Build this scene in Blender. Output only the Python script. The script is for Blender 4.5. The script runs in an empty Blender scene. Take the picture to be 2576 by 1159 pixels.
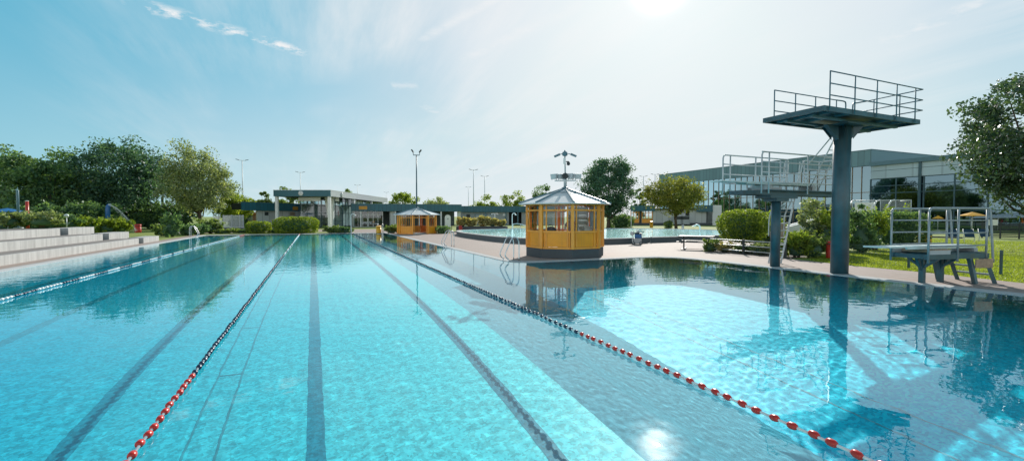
import bpy, math, random
import numpy as np
from mathutils import Vector, Matrix
from mathutils.geometry import tessellate_polygon

sc = bpy.context.scene
col = sc.collection
random.seed(7)
R = math.radians
EYE = 1.82
YAW = R(23.6)
SUN_AZ, SUN_EL = R(41.4), R(26.0)

# ------------------------------------------------------------------ survey helpers
def P(px, depth):
    """ground point for a survey bearing (photo column) and a depth along the view axis"""
    a = YAW + math.atan((px - 1287.5) / 1144.0)
    d = depth / math.cos(a - YAW)
    return (d * math.sin(a), d * math.cos(a))

def Z(py, depth):
    return EYE + (544.0 - py) * depth / 1144.0

# ------------------------------------------------------------------ mesh builder
class MB:
    def __init__(self):
        self.v, self.f, self.mi, self.sm = [], [], [], []
    def add(self, vs, fs, mi=0, smooth=False):
        o = len(self.v)
        self.v += [tuple(p) for p in vs]
        for f in fs:
            self.f.append([i + o for i in f]); self.mi.append(mi); self.sm.append(smooth)
        return self
    def box(self, x0, x1, y0, y1, z0, z1, mi=0):
        if x0 > x1: x0, x1 = x1, x0
        if y0 > y1: y0, y1 = y1, y0
        vs = [(x0,y0,z0),(x1,y0,z0),(x1,y1,z0),(x0,y1,z0),(x0,y0,z1),(x1,y0,z1),(x1,y1,z1),(x0,y1,z1)]
        return self.add(vs, [(0,3,2,1),(4,5,6,7),(0,1,5,4),(1,2,6,5),(2,3,7,6),(3,0,4,7)], mi)
    def bar(self, p, q, w, h, mi=0, up=(0,0,1)):
        """rectangular bar from p to q, w wide sideways, h tall"""
        p, q = Vector(p), Vector(q); d = (q - p).normalized(); u = Vector(up)
        if abs(d.dot(u)) > .98: u = Vector((0, 1, 0))
        s = d.cross(u).normalized(); t = s.cross(d).normalized()
        vs = []
        for c in (p, q):
            for a, b in ((-1,-1),(1,-1),(1,1),(-1,1)):
                vs.append(c + s*(a*w/2) + t*(b*h/2))
        return self.add(vs, [(0,1,2,3),(7,6,5,4),(0,4,5,1),(1,5,6,2),(2,6,7,3),(3,7,4,0)], mi)
    def tube(self, pts, r, n=8, mi=0, caps=True):
        pts = [Vector(p) for p in pts]; rs = r if isinstance(r, (list, tuple)) else [r]*len(pts)
        vs, fs = [], []; prev = None
        for i, p in enumerate(pts):
            d = (pts[min(i+1, len(pts)-1)] - pts[max(i-1, 0)]).normalized()
            if prev is None:
                u = Vector((0,0,1)) if abs(d.z) < .9 else Vector((0,1,0))
            else:
                u = prev
            s = d.cross(u)
            if s.length < 1e-4: s = d.cross(Vector((1,0,0)))
            s.normalize(); t = s.cross(d).normalized(); prev = t
            for k in range(n):
                a = 2*math.pi*k/n
                vs.append(p + (s*math.cos(a) + t*math.sin(a))*rs[i])
        for i in range(len(pts)-1):
            for k in range(n):
                a, b = i*n + k, i*n + (k+1) % n
                fs.append((a, b, b+n, a+n))
        if caps:
            fs.append(tuple(range(n-1, -1, -1))); m = (len(pts)-1)*n; fs.append(tuple(range(m, m+n)))
        return self.add(vs, fs, mi, True)
    def lathe(self, prof, n=16, c=(0,0,0), mi=0, smooth=True, a0=0):
        vs, fs = [], []
        for r, z in prof:
            for k in range(n):
                a = 2*math.pi*k/n + a0
                vs.append((c[0]+r*math.cos(a), c[1]+r*math.sin(a), c[2]+z))
        for i in range(len(prof)-1):
            for k in range(n):
                a, b = i*n+k, i*n+(k+1) % n
                fs.append((a, b, b+n, a+n))
        fs.append(tuple(range(n-1, -1, -1))); m = (len(prof)-1)*n; fs.append(tuple(range(m, m+n)))
        return self.add(vs, fs, mi, smooth)
    def prism(self, poly, z0, z1, mi=0):
        n = len(poly)
        vs = [(x,y,z0) for x,y in poly] + [(x,y,z1) for x,y in poly]
        fs = [tuple(range(n-1,-1,-1)), tuple(range(n,2*n))] + [(i,(i+1)%n,n+(i+1)%n,n+i) for i in range(n)]
        return self.add(vs, fs, mi)
    def sheet(self, outer, holes, z, mi=0):
        loops = [[Vector((x,y,0)) for x,y in outer]] + [[Vector((x,y,0)) for x,y in h] for h in holes]
        flat = [p for l in loops for p in l]
        tris = tessellate_polygon(loops)
        fs = []
        for a,b,c in tris:
            pa,pb,pc = flat[a],flat[b],flat[c]
            if (pb-pa).cross(pc-pa).z < 0: b,c = c,b
            fs.append((a,b,c))
        return self.add([(p.x,p.y,z) for p in flat], fs, mi)
    def build(self, name, mats, parent=None, w=False, bevel=0):
        v = self.v
        if w and parent is not None:
            o = parent; off = Vector((0,0,0))
            while o is not None: off += o.location; o = o.parent
            v = [(a-off.x, b-off.y, c-off.z) for a,b,c in v]
        me = bpy.data.meshes.new(name); me.from_pydata(v, [], self.f)
        if not isinstance(mats, (list, tuple)): mats = [mats]
        for m in mats: me.materials.append(m)
        me.polygons.foreach_set('material_index', self.mi)
        me.polygons.foreach_set('use_smooth', self.sm)
        me.update()
        o = bpy.data.objects.new(name, me); col.objects.link(o)
        if parent is not None: o.parent = parent
        if bevel:
            b = o.modifiers.new('bevel', 'BEVEL'); b.width = bevel; b.segments = 2; b.limit_method = 'ANGLE'
        return o

def np_mesh(name, V, F, mat, parent=None, smooth=False, loc=None):
    me = bpy.data.meshes.new(name)
    k = F.shape[1]
    me.vertices.add(len(V)); me.vertices.foreach_set('co', np.asarray(V, np.float32).ravel())
    me.loops.add(F.size); me.loops.foreach_set('vertex_index', F.astype(np.int32).ravel())
    me.polygons.add(len(F)); me.polygons.foreach_set('loop_start', np.arange(0, F.size, k, dtype=np.int32))
    me.polygons.foreach_set('use_smooth', np.full(len(F), smooth))
    me.update(calc_edges=True); me.materials.append(mat)
    o = bpy.data.objects.new(name, me); col.objects.link(o)
    if parent is not None: o.parent = parent
    if loc is not None: o.location = loc
    return o

def tag(o, label=None, cat=None, group=None, kind=None):
    if label: o['label'] = label
    if cat: o['category'] = cat
    if group: o['group'] = group
    if kind: o['kind'] = kind
    return o

def thing(name, label, cat, loc=(0,0,0), rz=0.0, group=None):
    o = bpy.data.objects.new(name, None); col.objects.link(o)
    o.empty_display_size = .3
    o.location = loc; o.rotation_euler = (0,0,rz)
    return tag(o, label, cat, group)

def copy_tree(o, parent=None):
    c = o.copy(); col.objects.link(c)
    if parent is not None: c.parent = parent
    for ch in list(o.children): copy_tree(ch, c)
    return c

def dup(o, loc, rz=None, label=None, scale=None):
    c = copy_tree(o); c.location = loc
    if rz is not None: c.rotation_euler = (0,0,rz)
    if label: c['label'] = label
    if scale: c.scale = scale
    return c

# ------------------------------------------------------------------ materials
def mat(name):
    m = bpy.data.materials.new(name); m.use_nodes = True
    nt = m.node_tree; b = nt.nodes['Principled BSDF']
    return m, nt, b
def N(nt, t, **kw):
    n = nt.nodes.new(t)
    for k, v in kw.items(): setattr(n, k, v)
    return n
def L(nt, a, b): nt.links.new(a, b)
def coords(nt, scale=(1,1,1), kind='Object'):
    tc = N(nt, 'ShaderNodeTexCoord'); mp = N(nt, 'ShaderNodeMapping')
    L(nt, tc.outputs[kind], mp.inputs['Vector']); mp.inputs['Scale'].default_value = scale
    return mp.outputs['Vector']
def noise(nt, vec, scale, detail=4, rough=.55):
    n = N(nt, 'ShaderNodeTexNoise'); n.inputs['Scale'].default_value = scale
    n.inputs['Detail'].default_value = detail; n.inputs['Roughness'].default_value = rough
    if vec is not None: L(nt, vec, n.inputs['Vector'])
    return n.outputs['Fac']
def ramp(nt, fac, stops):
    r = N(nt, 'ShaderNodeValToRGB'); el = r.color_ramp.elements
    while len(el) < len(stops): el.new(.5)
    for e, (p, c) in zip(el, stops): e.position = p; e.color = (*c, 1) if len(c) == 3 else c
    L(nt, fac, r.inputs['Fac']); return r.outputs['Color']
def mix(nt, fac, a, b, blend='MIX'):
    m = N(nt, 'ShaderNodeMix', data_type='RGBA', blend_type=blend)
    for s, v in ((m.inputs[0], fac), (m.inputs[6], a), (m.inputs[7], b)):
        if hasattr(v, 'is_linked'): L(nt, v, s)
        elif isinstance(v, (int, float)): s.default_value = v if s.type == 'VALUE' else (v, v, v, 1)
        else: s.default_value = (*v, 1)
    return m.outputs[2]
def math_n(nt, op, a, b=None, c=None):
    m = N(nt, 'ShaderNodeMath', operation=op)
    for i, v in enumerate((a, b, c)):
        if v is None: continue
        if hasattr(v, 'is_linked'): L(nt, v, m.inputs[i])
        else: m.inputs[i].default_value = v
    return m.outputs[0]
def bump(nt, b, h, strength=.3, dist=.02):
    n = N(nt, 'ShaderNodeBump'); n.inputs['Strength'].default_value = strength; n.inputs['Distance'].default_value = dist
    L(nt, h, n.inputs['Height']); L(nt, n.outputs[0], b.inputs['Normal'])

def paint(name, c, rough=.4, metal=0.0, var=.12, scale=3.0, spec=.5):
    m, nt, b = mat(name)
    v = coords(nt); f = noise(nt, v, scale, 5)
    lo = tuple(x*(1-var) for x in c); hi = tuple(min(1, x*(1+var)) for x in c)
    L(nt, ramp(nt, f, [(.3, lo), (.7, hi)]), b.inputs['Base Color'])
    b.inputs['Roughness'].default_value = rough; b.inputs['Metallic'].default_value = metal
    b.inputs['Specular IOR Level'].default_value = spec
    return m

M = {}
M['steel'] = paint('stainless_steel', (.62,.64,.66), .28, 1.0, .08)
M['galv'] = paint('galvanised_steel', (.55,.60,.62), .45, .25, .12, 6)
M['galv_dark'] = paint('weathered_galvanised_rail', (.30,.36,.39), .45, .3, .15, 6)
M['tower'] = paint('blue_grey_paint', (.034,.098,.125), .36, 0, .28, 2.2)
M['rail_blue'] = paint('blue_grey_rail', (.07,.17,.22), .4, 0, .2, 5)
M['tower_light'] = paint('light_blue_grey_paint', (.10,.20,.25), .4, 0, .1)
M['yellow'] = paint('ochre_yellow_paint', (.97,.41,.055), .38, 0, .06)
M['yellow_panel'] = paint('dark_ochre_panel', (.92,.37,.018), .35, 0, .06)
M['orange'] = paint('orange_red_paint', (.85,.20,.03), .45, 0, .06)
M['binyellow'] = paint('bin_yellow', (.85,.42,.02), .4, 0, .06)
M['white'] = paint('white_paint', (.78,.80,.80), .4, 0, .05)
M['board'] = paint('board_surface', (.62,.74,.74), .5, 0, .08)
M['dark'] = paint('dark_metal', (.03,.04,.045), .5, 0, .2)
M['darkblue'] = paint('dark_blue_plastic', (.02,.05,.09), .4, 0, .2)
M['red'] = paint('red_plastic', (.55,.045,.03), .35, 0, .1)
M['float_red'] = paint('float_red', (.62,.03,.02), .3, 0, .12, 20)
M['float_blue'] = paint('float_navy', (.008,.03,.075), .3, 0, .2, 20)
M['float_white'] = paint('float_white', (.80,.84,.85), .35, 0, .05)
M['blue'] = paint('blue_plastic', (.02,.13,.36), .35, 0, .1)
M['wood'] = paint('weathered_wood', (.34,.26,.18), .7, 0, .25, 9)
M['bark'] = paint('bark', (.085,.065,.05), .9, 0, .4, 8)
M['soil'] = paint('bed_soil', (.07,.055,.04), .95, 0, .4, 4)
M['skin'] = paint('skin', (.50,.30,.21), .55, 0, .05)
M['cloth_dark'] = paint('dark_cloth', (.03,.035,.05), .85, 0, .2, 12)
M['cloth_mauve'] = paint('mauve_cloth', (.30,.20,.25), .85, 0, .2, 12)
M['interior'] = paint('dim_interior', (.10,.13,.14), .8, 0, .2)
M['brick'] = paint('reddish_cladding', (.75,.30,.22), .7, 0, .15)
M['grey'] = paint('grey_render', (.36,.39,.40), .7, 0, .08)
M['canopy_grey'] = paint('pale_grey_cladding', (.42,.46,.48), .5, 0, .06)
M['canopy_teal'] = paint('teal_cladding', (.018,.12,.16), .4, 0, .1, .5)
M['sign'] = paint('amber_sign', (.65,.30,.02), .4, 0, .05)
M['lamp_glass'] = paint('lamp_glass', (.75,.78,.78), .15, 0, .05)

def weather(key, streak, amt):
    nt = M[key].node_tree; b = nt.nodes['Principled BSDF']; src = b.inputs['Base Color'].links[0].from_socket
    s1 = noise(nt, coords(nt, (1,1,.07)), 9.0, 6, .7); s2 = noise(nt, coords(nt), 26.0, 4, .6)
    c = mix(nt, ramp(nt, s1, [(.50,(0,0,0)),(.74,(amt,amt,amt))]), src, streak)
    c = mix(nt, ramp(nt, s2, [(.66,(0,0,0)),(.72,(amt,amt,amt))]), c, tuple(x*1.3 for x in streak))
    L(nt, c, b.inputs['Base Color'])
weather('tower', (.075,.085,.080), .7)
weather('yellow', (.55,.27,.06), .35)
weather('yellow_panel', (.58,.24,.04), .45)
weather('plinth', (.16,.17,.17), .6) if 'plinth' in M else None

def seam_mat(name, c, period, axis=0, rough=.4, dark=.45):
    """standing-seam sheet: vertical seams every period along the local x axis"""
    m, nt, b = mat(name)
    tc = N(nt, 'ShaderNodeTexCoord'); sx = N(nt, 'ShaderNodeSeparateXYZ'); L(nt, tc.outputs['Object'], sx.inputs[0])
    fr = math_n(nt, 'FRACT', math_n(nt, 'DIVIDE', sx.outputs[axis], period))
    line = math_n(nt, 'LESS_THAN', fr, .07)
    idx = math_n(nt, 'FLOOR', math_n(nt, 'DIVIDE', sx.outputs[axis], period))
    wn = N(nt, 'ShaderNodeTexWhiteNoise', noise_dimensions='1D'); L(nt, idx, wn.inputs['W'])
    f = noise(nt, tc.outputs['Object'], 1.2, 4)
    base = mix(nt, wn.outputs['Value'], tuple(x*.88 for x in c), tuple(x*1.12 for x in c))
    base = mix(nt, f, mix(nt, .35, base, tuple(x*.7 for x in c)), base)
    L(nt, mix(nt, line, base, tuple(x*dark for x in c)), b.inputs['Base Color'])
    b.inputs['Roughness'].default_value = rough
    return m
M['fascia'] = seam_mat('teal_standing_seam', (.022,.135,.185), .62)
M['hall_seam'] = seam_mat('hall_standing_seam', (.16,.29,.33), .9, 1)
M['wall_panel'] = seam_mat('white_wall_panel', (.58,.61,.61), 1.25, 0, .6, .6)
M['hall_white'] = seam_mat('hall_white_panel', (.50,.62,.68), 3.4, 1, .5, .75)

def glass_mat(name, tint, refl=1.0, base=0.0, gc=(.9,.95,1)):
    m, nt, b = mat(name); nt.nodes.remove(b)
    out = nt.nodes['Material Output']
    tr = N(nt, 'ShaderNodeBsdfTransparent'); tr.inputs[0].default_value = (*tint, 1)
    gl = N(nt, 'ShaderNodeBsdfGlossy'); gl.inputs['Roughness'].default_value = .02; gl.inputs[0].default_value = (*gc,1)
    fr = N(nt, 'ShaderNodeFresnel'); fr.inputs[0].default_value = 1.5
    f = math_n(nt, 'MULTIPLY_ADD', fr.outputs[0], refl, base)
    mx = N(nt, 'ShaderNodeMixShader'); L(nt, f, mx.inputs[0]); L(nt, tr.outputs[0], mx.inputs[1]); L(nt, gl.outputs[0], mx.inputs[2])
    L(nt, mx.outputs[0], out.inputs[0]); return m
M['pane'] = glass_mat('clear_pane', (.93,.96,.96))
M['hall_glass'] = glass_mat('hall_glass', (.13,.19,.22), 1.2, .40, (.34,.50,.58))
M['wing_glass'] = glass_mat('wing_glass', (.04,.08,.11), 1.0, .20, (.45,.70,.85))
M['entrance_glass'] = glass_mat('entrance_glass', (.62,.74,.76), 1.0, .05)

def foliage(name, c1, c2, trans=.35, rough=.5, spec=.35):
    m, nt, b = mat(name); out = nt.nodes['Material Output']
    geo = N(nt, 'ShaderNodeNewGeometry')
    v = coords(nt); f = noise(nt, v, .55, 3)
    f2 = math_n(nt, 'ADD', math_n(nt, 'MULTIPLY', geo.outputs['Random Per Island'], .55), math_n(nt, 'MULTIPLY', f, .55))
    c = ramp(nt, f2, [(.22, c1), (.78, c2)])
    L(nt, c, b.inputs['Base Color']); b.inputs['Roughness'].default_value = rough
    b.inputs['Specular IOR Level'].default_value = spec
    t = N(nt, 'ShaderNodeBsdfTranslucent')
    tcol = mix(nt, 1.0, c, (1.5,1.45,.55), 'MULTIPLY'); L(nt, tcol, t.inputs[0])
    mx = N(nt, 'ShaderNodeMixShader'); mx.inputs[0].default_value = trans
    L(nt, b.outputs[0], mx.inputs[1]); L(nt, t.outputs[0], mx.inputs[2]); L(nt, mx.outputs[0], out.inputs[0])
    return m
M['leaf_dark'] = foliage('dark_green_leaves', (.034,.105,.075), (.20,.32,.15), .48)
M['leaf_mid'] = foliage('mid_green_leaves', (.07,.14,.055), (.25,.33,.12), .5)
M['leaf_light'] = foliage('pale_green_leaves', (.11,.17,.105), (.36,.42,.25), .48)
M['leaf_yellow'] = foliage('yellow_green_leaves', (.06,.13,.025), (.32,.40,.075), .54)
M['leaf_lime'] = foliage('olive_lime_leaves', (.06,.105,.03), (.32,.33,.085), .48)
M['leaf_deep'] = foliage('bluish_dark_leaves', (.024,.088,.078), (.13,.24,.165), .40)
M['leaf_gloss'] = foliage('glossy_leaves', (.018,.058,.044), (.10,.165,.09), .34, .30, .9)
M['leaf_cream'] = foliage('cream_leaves', (.22,.20,.08), (.50,.44,.20), .45)
M['grassblade'] = foliage('grass_blades', (.14,.21,.025), (.36,.43,.075), .5)

def grass_mat():
    m, nt, b = mat('lawn_grass'); v = coords(nt)
    f = noise(nt, v, .35, 6, .65); f2 = noise(nt, v, 14, 4, .7)
    c = mix(nt, f, (.16,.23,.03), (.37,.42,.08)); c = mix(nt, f2, mix(nt, .5, c, (.08,.13,.02)), c)
    L(nt, c, b.inputs['Base Color']); b.inputs['Roughness'].default_value = .9; bump(nt, b, f2, .6, .03); return m
M['grass'] = grass_mat()

def paver_mat():
    m, nt, b = mat('pink_beige_pavers'); v = coords(nt)
    br = N(nt, 'ShaderNodeTexBrick'); L(nt, v, br.inputs['Vector'])
    br.inputs['Scale'].default_value = 1.0; br.inputs['Brick Width'].default_value = .60; br.inputs['Row Height'].default_value = .30
    br.inputs['Mortar Size'].default_value = .018; br.inputs['Mortar Smooth'].default_value = .2; br.inputs['Bias'].default_value = 0
    br.inputs['Color1'].default_value = (.40,.305,.265,1); br.inputs['Color2'].default_value = (.33,.25,.215,1); br.inputs['Mortar'].default_value = (.15,.115,.10,1)
    f = noise(nt, v, .5, 6, .6); f2 = noise(nt, v, 7, 4)
    c = mix(nt, f, br.outputs['Color'], (.36,.28,.245)); c = mix(nt, .25, c, mix(nt, f2, (.25,.195,.17), (.44,.35,.30)))
    st = noise(nt, v, .9, 5, .7)
    c = mix(nt, ramp(nt, st, [(.55,(0,0,0)),(.72,(.55,.55,.55))]), c, (.25,.19,.165))
    L(nt, c, b.inputs['Base Color']); b.inputs['Roughness'].default_value = .8
    bump(nt, b, br.outputs['Fac'], -.35, .006); return m
M['paver'] = paver_mat()

def concrete_mat(name, c, streak=True):
    m, nt, b = mat(name); v = coords(nt); v2 = coords(nt, (1.0, 1.6, .12))
    f = noise(nt, v, 1.3, 6, .65); s = noise(nt, v2, 2.2, 5, .7); g = noise(nt, v, 25, 3)
    cc = mix(nt, f, tuple(x*.82 for x in c), tuple(min(1, x*1.1) for x in c))
    if streak:
        cc = mix(nt, ramp(nt, s, [(.42, (0,0,0)), (.66, (.9,.9,.9))]), cc, tuple(x*.55 for x in c))
        tc = N(nt, 'ShaderNodeTexCoord'); sx = N(nt, 'ShaderNodeSeparateXYZ'); L(nt, tc.outputs['Object'], sx.inputs[0])
        fr = math_n(nt, 'FRACT', math_n(nt, 'DIVIDE', sx.outputs[1], 1.05))
        pw = N(nt, 'ShaderNodeTexWhiteNoise', noise_dimensions='1D'); L(nt, math_n(nt, 'FLOOR', math_n(nt, 'DIVIDE', sx.outputs[1], 1.05)), pw.inputs['W'])
        cc = mix(nt, math_n(nt, 'MULTIPLY', pw.outputs['Value'], .38), cc, tuple(x*.62 for x in c))
        cc = mix(nt, math_n(nt, 'MULTIPLY', math_n(nt, 'LESS_THAN', fr, .018), .6), cc, tuple(x*.35 for x in c))
    cc = mix(nt, .2, cc, mix(nt, g, tuple(x*.7 for x in c), tuple(min(1, x*1.2) for x in c)))
    L(nt, cc, b.inputs['Base Color']); b.inputs['Roughness'].default_value = .88; bump(nt, b, g, .25, .004); return m
M['concrete'] = concrete_mat('board_marked_concrete', (.53,.525,.51))
M['stepcap'] = concrete_mat('grey_step_paving', (.23,.205,.19), False)
M['rim'] = concrete_mat('pale_pool_rim', (.50,.51,.51), False)
M['plinth'] = concrete_mat('dark_granite_plinth', (.085,.10,.11), False)
M['poolwallcap'] = concrete_mat('pool_wall_cap', (.50,.50,.49), False)
M['poolwallside'] = concrete_mat('dark_pool_wall', (.13,.15,.16), False)

def tile_mat(name, c, cell=.05, var=.45, line=None):
    m, nt, b = mat(name)
    tc = N(nt, 'ShaderNodeTexCoord')
    wn = N(nt, 'ShaderNodeTexVoronoi', feature='F1'); wn.inputs['Scale'].default_value = 1/cell; L(nt, tc.outputs['Object'], wn.inputs['Vector'])
    hv = N(nt, 'ShaderNodeSeparateColor'); L(nt, wn.outputs['Color'], hv.inputs[0])
    f = noise(nt, tc.outputs['Object'], .25, 4)
    lo = tuple(x*(1-var) for x in c); hi = tuple(min(.95, x*(1+var*.55)) for x in c)
    cc = ramp(nt, hv.outputs[0], [(.1, lo), (.9, hi)])  # tile-to-tile tone, also painting in the speckle of ripple light
    cc = mix(nt, math_n(nt, 'MULTIPLY', f, .25), cc, tuple(x*.85 for x in c))
    if line is not None:  # lap floor: light falling off to the left painted into tile colour
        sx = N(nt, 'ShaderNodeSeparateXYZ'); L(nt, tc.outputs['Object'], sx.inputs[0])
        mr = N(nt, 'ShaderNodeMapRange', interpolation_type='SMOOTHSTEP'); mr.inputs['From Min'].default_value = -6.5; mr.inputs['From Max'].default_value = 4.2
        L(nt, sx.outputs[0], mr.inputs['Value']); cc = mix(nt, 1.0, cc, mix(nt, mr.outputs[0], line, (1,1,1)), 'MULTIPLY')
    L(nt, cc, b.inputs['Base Color']); b.inputs['Roughness'].default_value = .35
    b.inputs['Specular IOR Level'].default_value = .2
    return m
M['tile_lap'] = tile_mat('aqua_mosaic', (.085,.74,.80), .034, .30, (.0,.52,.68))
M['tile_line'] = tile_mat('dark_line_mosaic', (.008,.25,.35), .032, .3)
M['tile_slope'] = tile_mat('grey_blue_mosaic', (.15,.42,.52), .05, .2)
M['tile_deep'] = tile_mat('deep_aqua_mosaic', (.012,.66,.90), .045, .30)
M['tile_wall'] = tile_mat('deep_blue_mosaic', (.008,.28,.55))
M['tile_leisure'] = tile_mat('pale_aqua_mosaic', (.45,.92,.94), .1, .25)
M['drain'] = paint('drain_grating', (.01,.25,.32), .6, 0, .2)

def water_mat(name, bscale, bstr, c, breeze=False):
    m, nt, b = mat(name); nt.nodes.remove(b); out = nt.nodes['Material Output']
    g = N(nt, 'ShaderNodeBsdfGlass'); g.inputs['IOR'].default_value = 1.34; g.inputs['Roughness'].default_value = 0
    g.inputs[0].default_value = (*c, 1)
    v = coords(nt); h = noise(nt, v, bscale, 3, .5)
    bp = N(nt, 'ShaderNodeBump'); bp.inputs['Strength'].default_value = bstr; bp.inputs['Distance'].default_value = .02
    if breeze:   # light breeze ruffles the far and left water, the diving corner stays glassy
        sx = N(nt, 'ShaderNodeSeparateXYZ'); L(nt, v, sx.inputs[0])
        def sm(s_, lo, hi):
            r = N(nt, 'ShaderNodeMapRange', interpolation_type='SMOOTHSTEP'); r.inputs['From Min'].default_value = lo; r.inputs['From Max'].default_value = hi; L(nt, s_, r.inputs['Value']); return r.outputs[0]
        w = math_n(nt, 'MULTIPLY', sm(sx.outputs[1], 9.0, 24.0), math_n(nt, 'SUBTRACT', 1.0, sm(sx.outputs[0], -2.0, 8.0)))
        L(nt, math_n(nt, 'MULTIPLY_ADD', w, breeze, bstr), bp.inputs['Strength'])
    L(nt, h, bp.inputs['Height']); L(nt, bp.outputs[0], g.inputs['Normal'])
    L(nt, g.outputs[0], out.inputs[0]); return m
M['water'] = water_mat('pool_water', 3.2, .05, (1.14,1.28,1.29), .30)
M['water_rough'] = water_mat('leisure_water', 3.0, 1.0, (1.55,1.62,1.62))

# ------------------------------------------------------------------ world and light
WISPS = [((-.637,2.06),(.022,2.369),.045,1.0,1,.46,.62), ((.43,2.07),(.70,1.50),.030,.75,1,.20,.70), ((.67,2.20),(.985,1.44),.05,.55,1,.20,.75),
         ((2.23,1.20),(2.16,.74),.07,.55,1,.40,.66), ((.20,1.86),(.41,1.65),.03,.45,1,.40,.62), ((.40,2.61),(.55,2.55),.05,.40,1,.38,.60), ((.60,2.83),(.78,3.0),.04,.35,1,.40,.62), ((3.0,2.46),(3.45,1.92),.06,.35,1,.30,.7)]
def build_world():
    w = bpy.data.worlds.new('World'); sc.world = w; w.use_nodes = True
    nt = w.node_tree; bg = nt.nodes['Background']; bg.inputs[1].default_value = .1
    sky = N(nt, 'ShaderNodeTexSky'); sky.sky_type = 'NISHITA'; sky.sun_disc = False
    sky.sun_elevation = SUN_EL; sky.sun_rotation = SUN_AZ
    sky.air_density = 1.0; sky.dust_density = .25; sky.ozone_density = 2.5; sky.altitude = 50
    tc = N(nt, 'ShaderNodeTexCoord'); d = tc.outputs['Generated']
    sx = N(nt, 'ShaderNodeSeparateXYZ'); L(nt, d, sx.inputs[0])
    el = sx.outputs[2]
    base = mix(nt, 1.0, mix(nt, 1.0, sky.outputs[0], (.42,1.22,1.22), 'MULTIPLY'), (7.8,8.4,8.8), 'DARKEN')
    # milky summer haze: thick at the horizon and around the sun, cyan aside, brightened behind the camera as added fill
    sd = (math.sin(SUN_AZ)*math.cos(SUN_EL), math.cos(SUN_AZ)*math.cos(SUN_EL), math.sin(SUN_EL))
    dt = N(nt, 'ShaderNodeVectorMath', operation='DOT_PRODUCT'); L(nt, d, dt.inputs[0]); dt.inputs[1].default_value = sd
    dn = math_n(nt, 'MULTIPLY_ADD', dt.outputs['Value'], .5, .5)
    def dr(stops): return ramp(nt, dn, [((p+1)/2, tuple(10*x for x in c)) for p, c in stops])
    top = dr([(-1,(.85,.92,.95)),(-.1,(.62,.74,.80)),(.28,(.14,.48,.67)),(.50,(.155,.495,.67)),(.73,(.29,.59,.735)),(.865,(.54,.695,.78)),(.90,(.67,.765,.825)),(.93,(.80,.84,.87)),(.955,(.845,.87,.89)),(.975,(.88,.895,.91)),(1,(.90,.91,.92))])
    hor = dr([(-1,(2.0,1.93,1.84)),(-.1,(1.5,1.47,1.42)),(.28,(.34,.62,.735)),(.50,(.46,.68,.765)),(.62,(.62,.745,.805)),(.80,(.785,.825,.86)),(.93,(.85,.87,.895)),(1,(.90,.91,.92))])
    te = N(nt, 'ShaderNodeMapRange', interpolation_type='SMOOTHSTEP'); te.inputs['From Min'].default_value = -.02; te.inputs['From Max'].default_value = .33
    L(nt, el, te.inputs['Value'])
    c = mix(nt, te.outputs[0], hor, top)
    c = mix(nt, .12, c, base)
    c = mix(nt, 1.0, c, ramp(nt, el, [(.44,(1,1,1)),(.62,(.50,.53,.57)),(1.0,(.36,.40,.45))]), 'MULTIPLY')
    # cirrus: broad faint streaks plus a few distinct wisps high above the pool
    cz = N(nt, 'ShaderNodeCombineXYZ'); zz = math_n(nt, 'MAXIMUM', math_n(nt, 'ADD', el, .10), .05)
    for i in range(3): L(nt, zz, cz.inputs[i])
    dv = N(nt, 'ShaderNodeVectorMath', operation='DIVIDE'); L(nt, d, dv.inputs[0]); L(nt, cz.outputs[0], dv.inputs[1])
    q = dv.outputs[0]
    mp = N(nt, 'ShaderNodeMapping'); L(nt, q, mp.inputs[0]); mp.inputs['Rotation'].default_value = (0,0,R(20)); mp.inputs['Scale'].default_value = (3.4,.55,1)
    n1 = noise(nt, mp.outputs[0], 1.1, 8, .62); n2 = noise(nt, q, .75, 3, .5); n3 = noise(nt, q, 11.0, 9, .62)
    cl = math_n(nt, 'MULTIPLY', ramp(nt, n1, [(.42, (0,0,0)), (.72, (1,1,1))]), ramp(nt, n2, [(.38, (0,0,0)), (.62, (1,1,1))]))
    cl = math_n(nt, 'MULTIPLY', cl, math_n(nt, 'MULTIPLY', .62, ramp(nt, dn, [(.72,(0,0,0)),(.92,(1,1,1))])))
    def wisp(a, b, wd, amt, nz, lo, hi):
        ax, ay = a; dx, dy = b[0]-ax, b[1]-ay; ln = math.hypot(dx, dy); dx /= ln; dy /= ln
        sb = N(nt, 'ShaderNodeVectorMath', operation='SUBTRACT'); L(nt, q, sb.inputs[0]); sb.inputs[1].default_value = (ax, ay, 0)
        def dp(v):
            k = N(nt, 'ShaderNodeVectorMath', operation='DOT_PRODUCT'); L(nt, sb.outputs[0], k.inputs[0]); k.inputs[1].default_value = v; return k.outputs['Value']
        s_ = math_n(nt, 'DIVIDE', dp((dx,dy,0)), ln)
        t_ = math_n(nt, 'ADD', dp((-dy,dx,0)), math_n(nt, 'MULTIPLY', math_n(nt, 'SUBTRACT', n2, .5), wd*2.2))
        e = math_n(nt, 'POWER', 2.718, math_n(nt, 'MULTIPLY', -1.0, math_n(nt, 'POWER', math_n(nt, 'DIVIDE', math_n(nt, 'ABSOLUTE', t_), wd), 2.0)))
        m1 = ramp(nt, s_, [(0,(0,0,0)),(.12,(1,1,1)),(.88,(1,1,1)),(1,(0,0,0))])
        return math_n(nt, 'MULTIPLY', math_n(nt, 'MULTIPLY', e, m1), math_n(nt, 'MULTIPLY', amt, ramp(nt, nz, [(lo,(0,0,0)),(hi,(1,1,1))])))
    for w_ in WISPS: cl = math_n(nt, 'MAXIMUM', cl, wisp(*w_[:4], n3 if w_[4] else n1, *w_[5:]))
    c = mix(nt, cl, c, (8.95,9.05,9.15))
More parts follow.
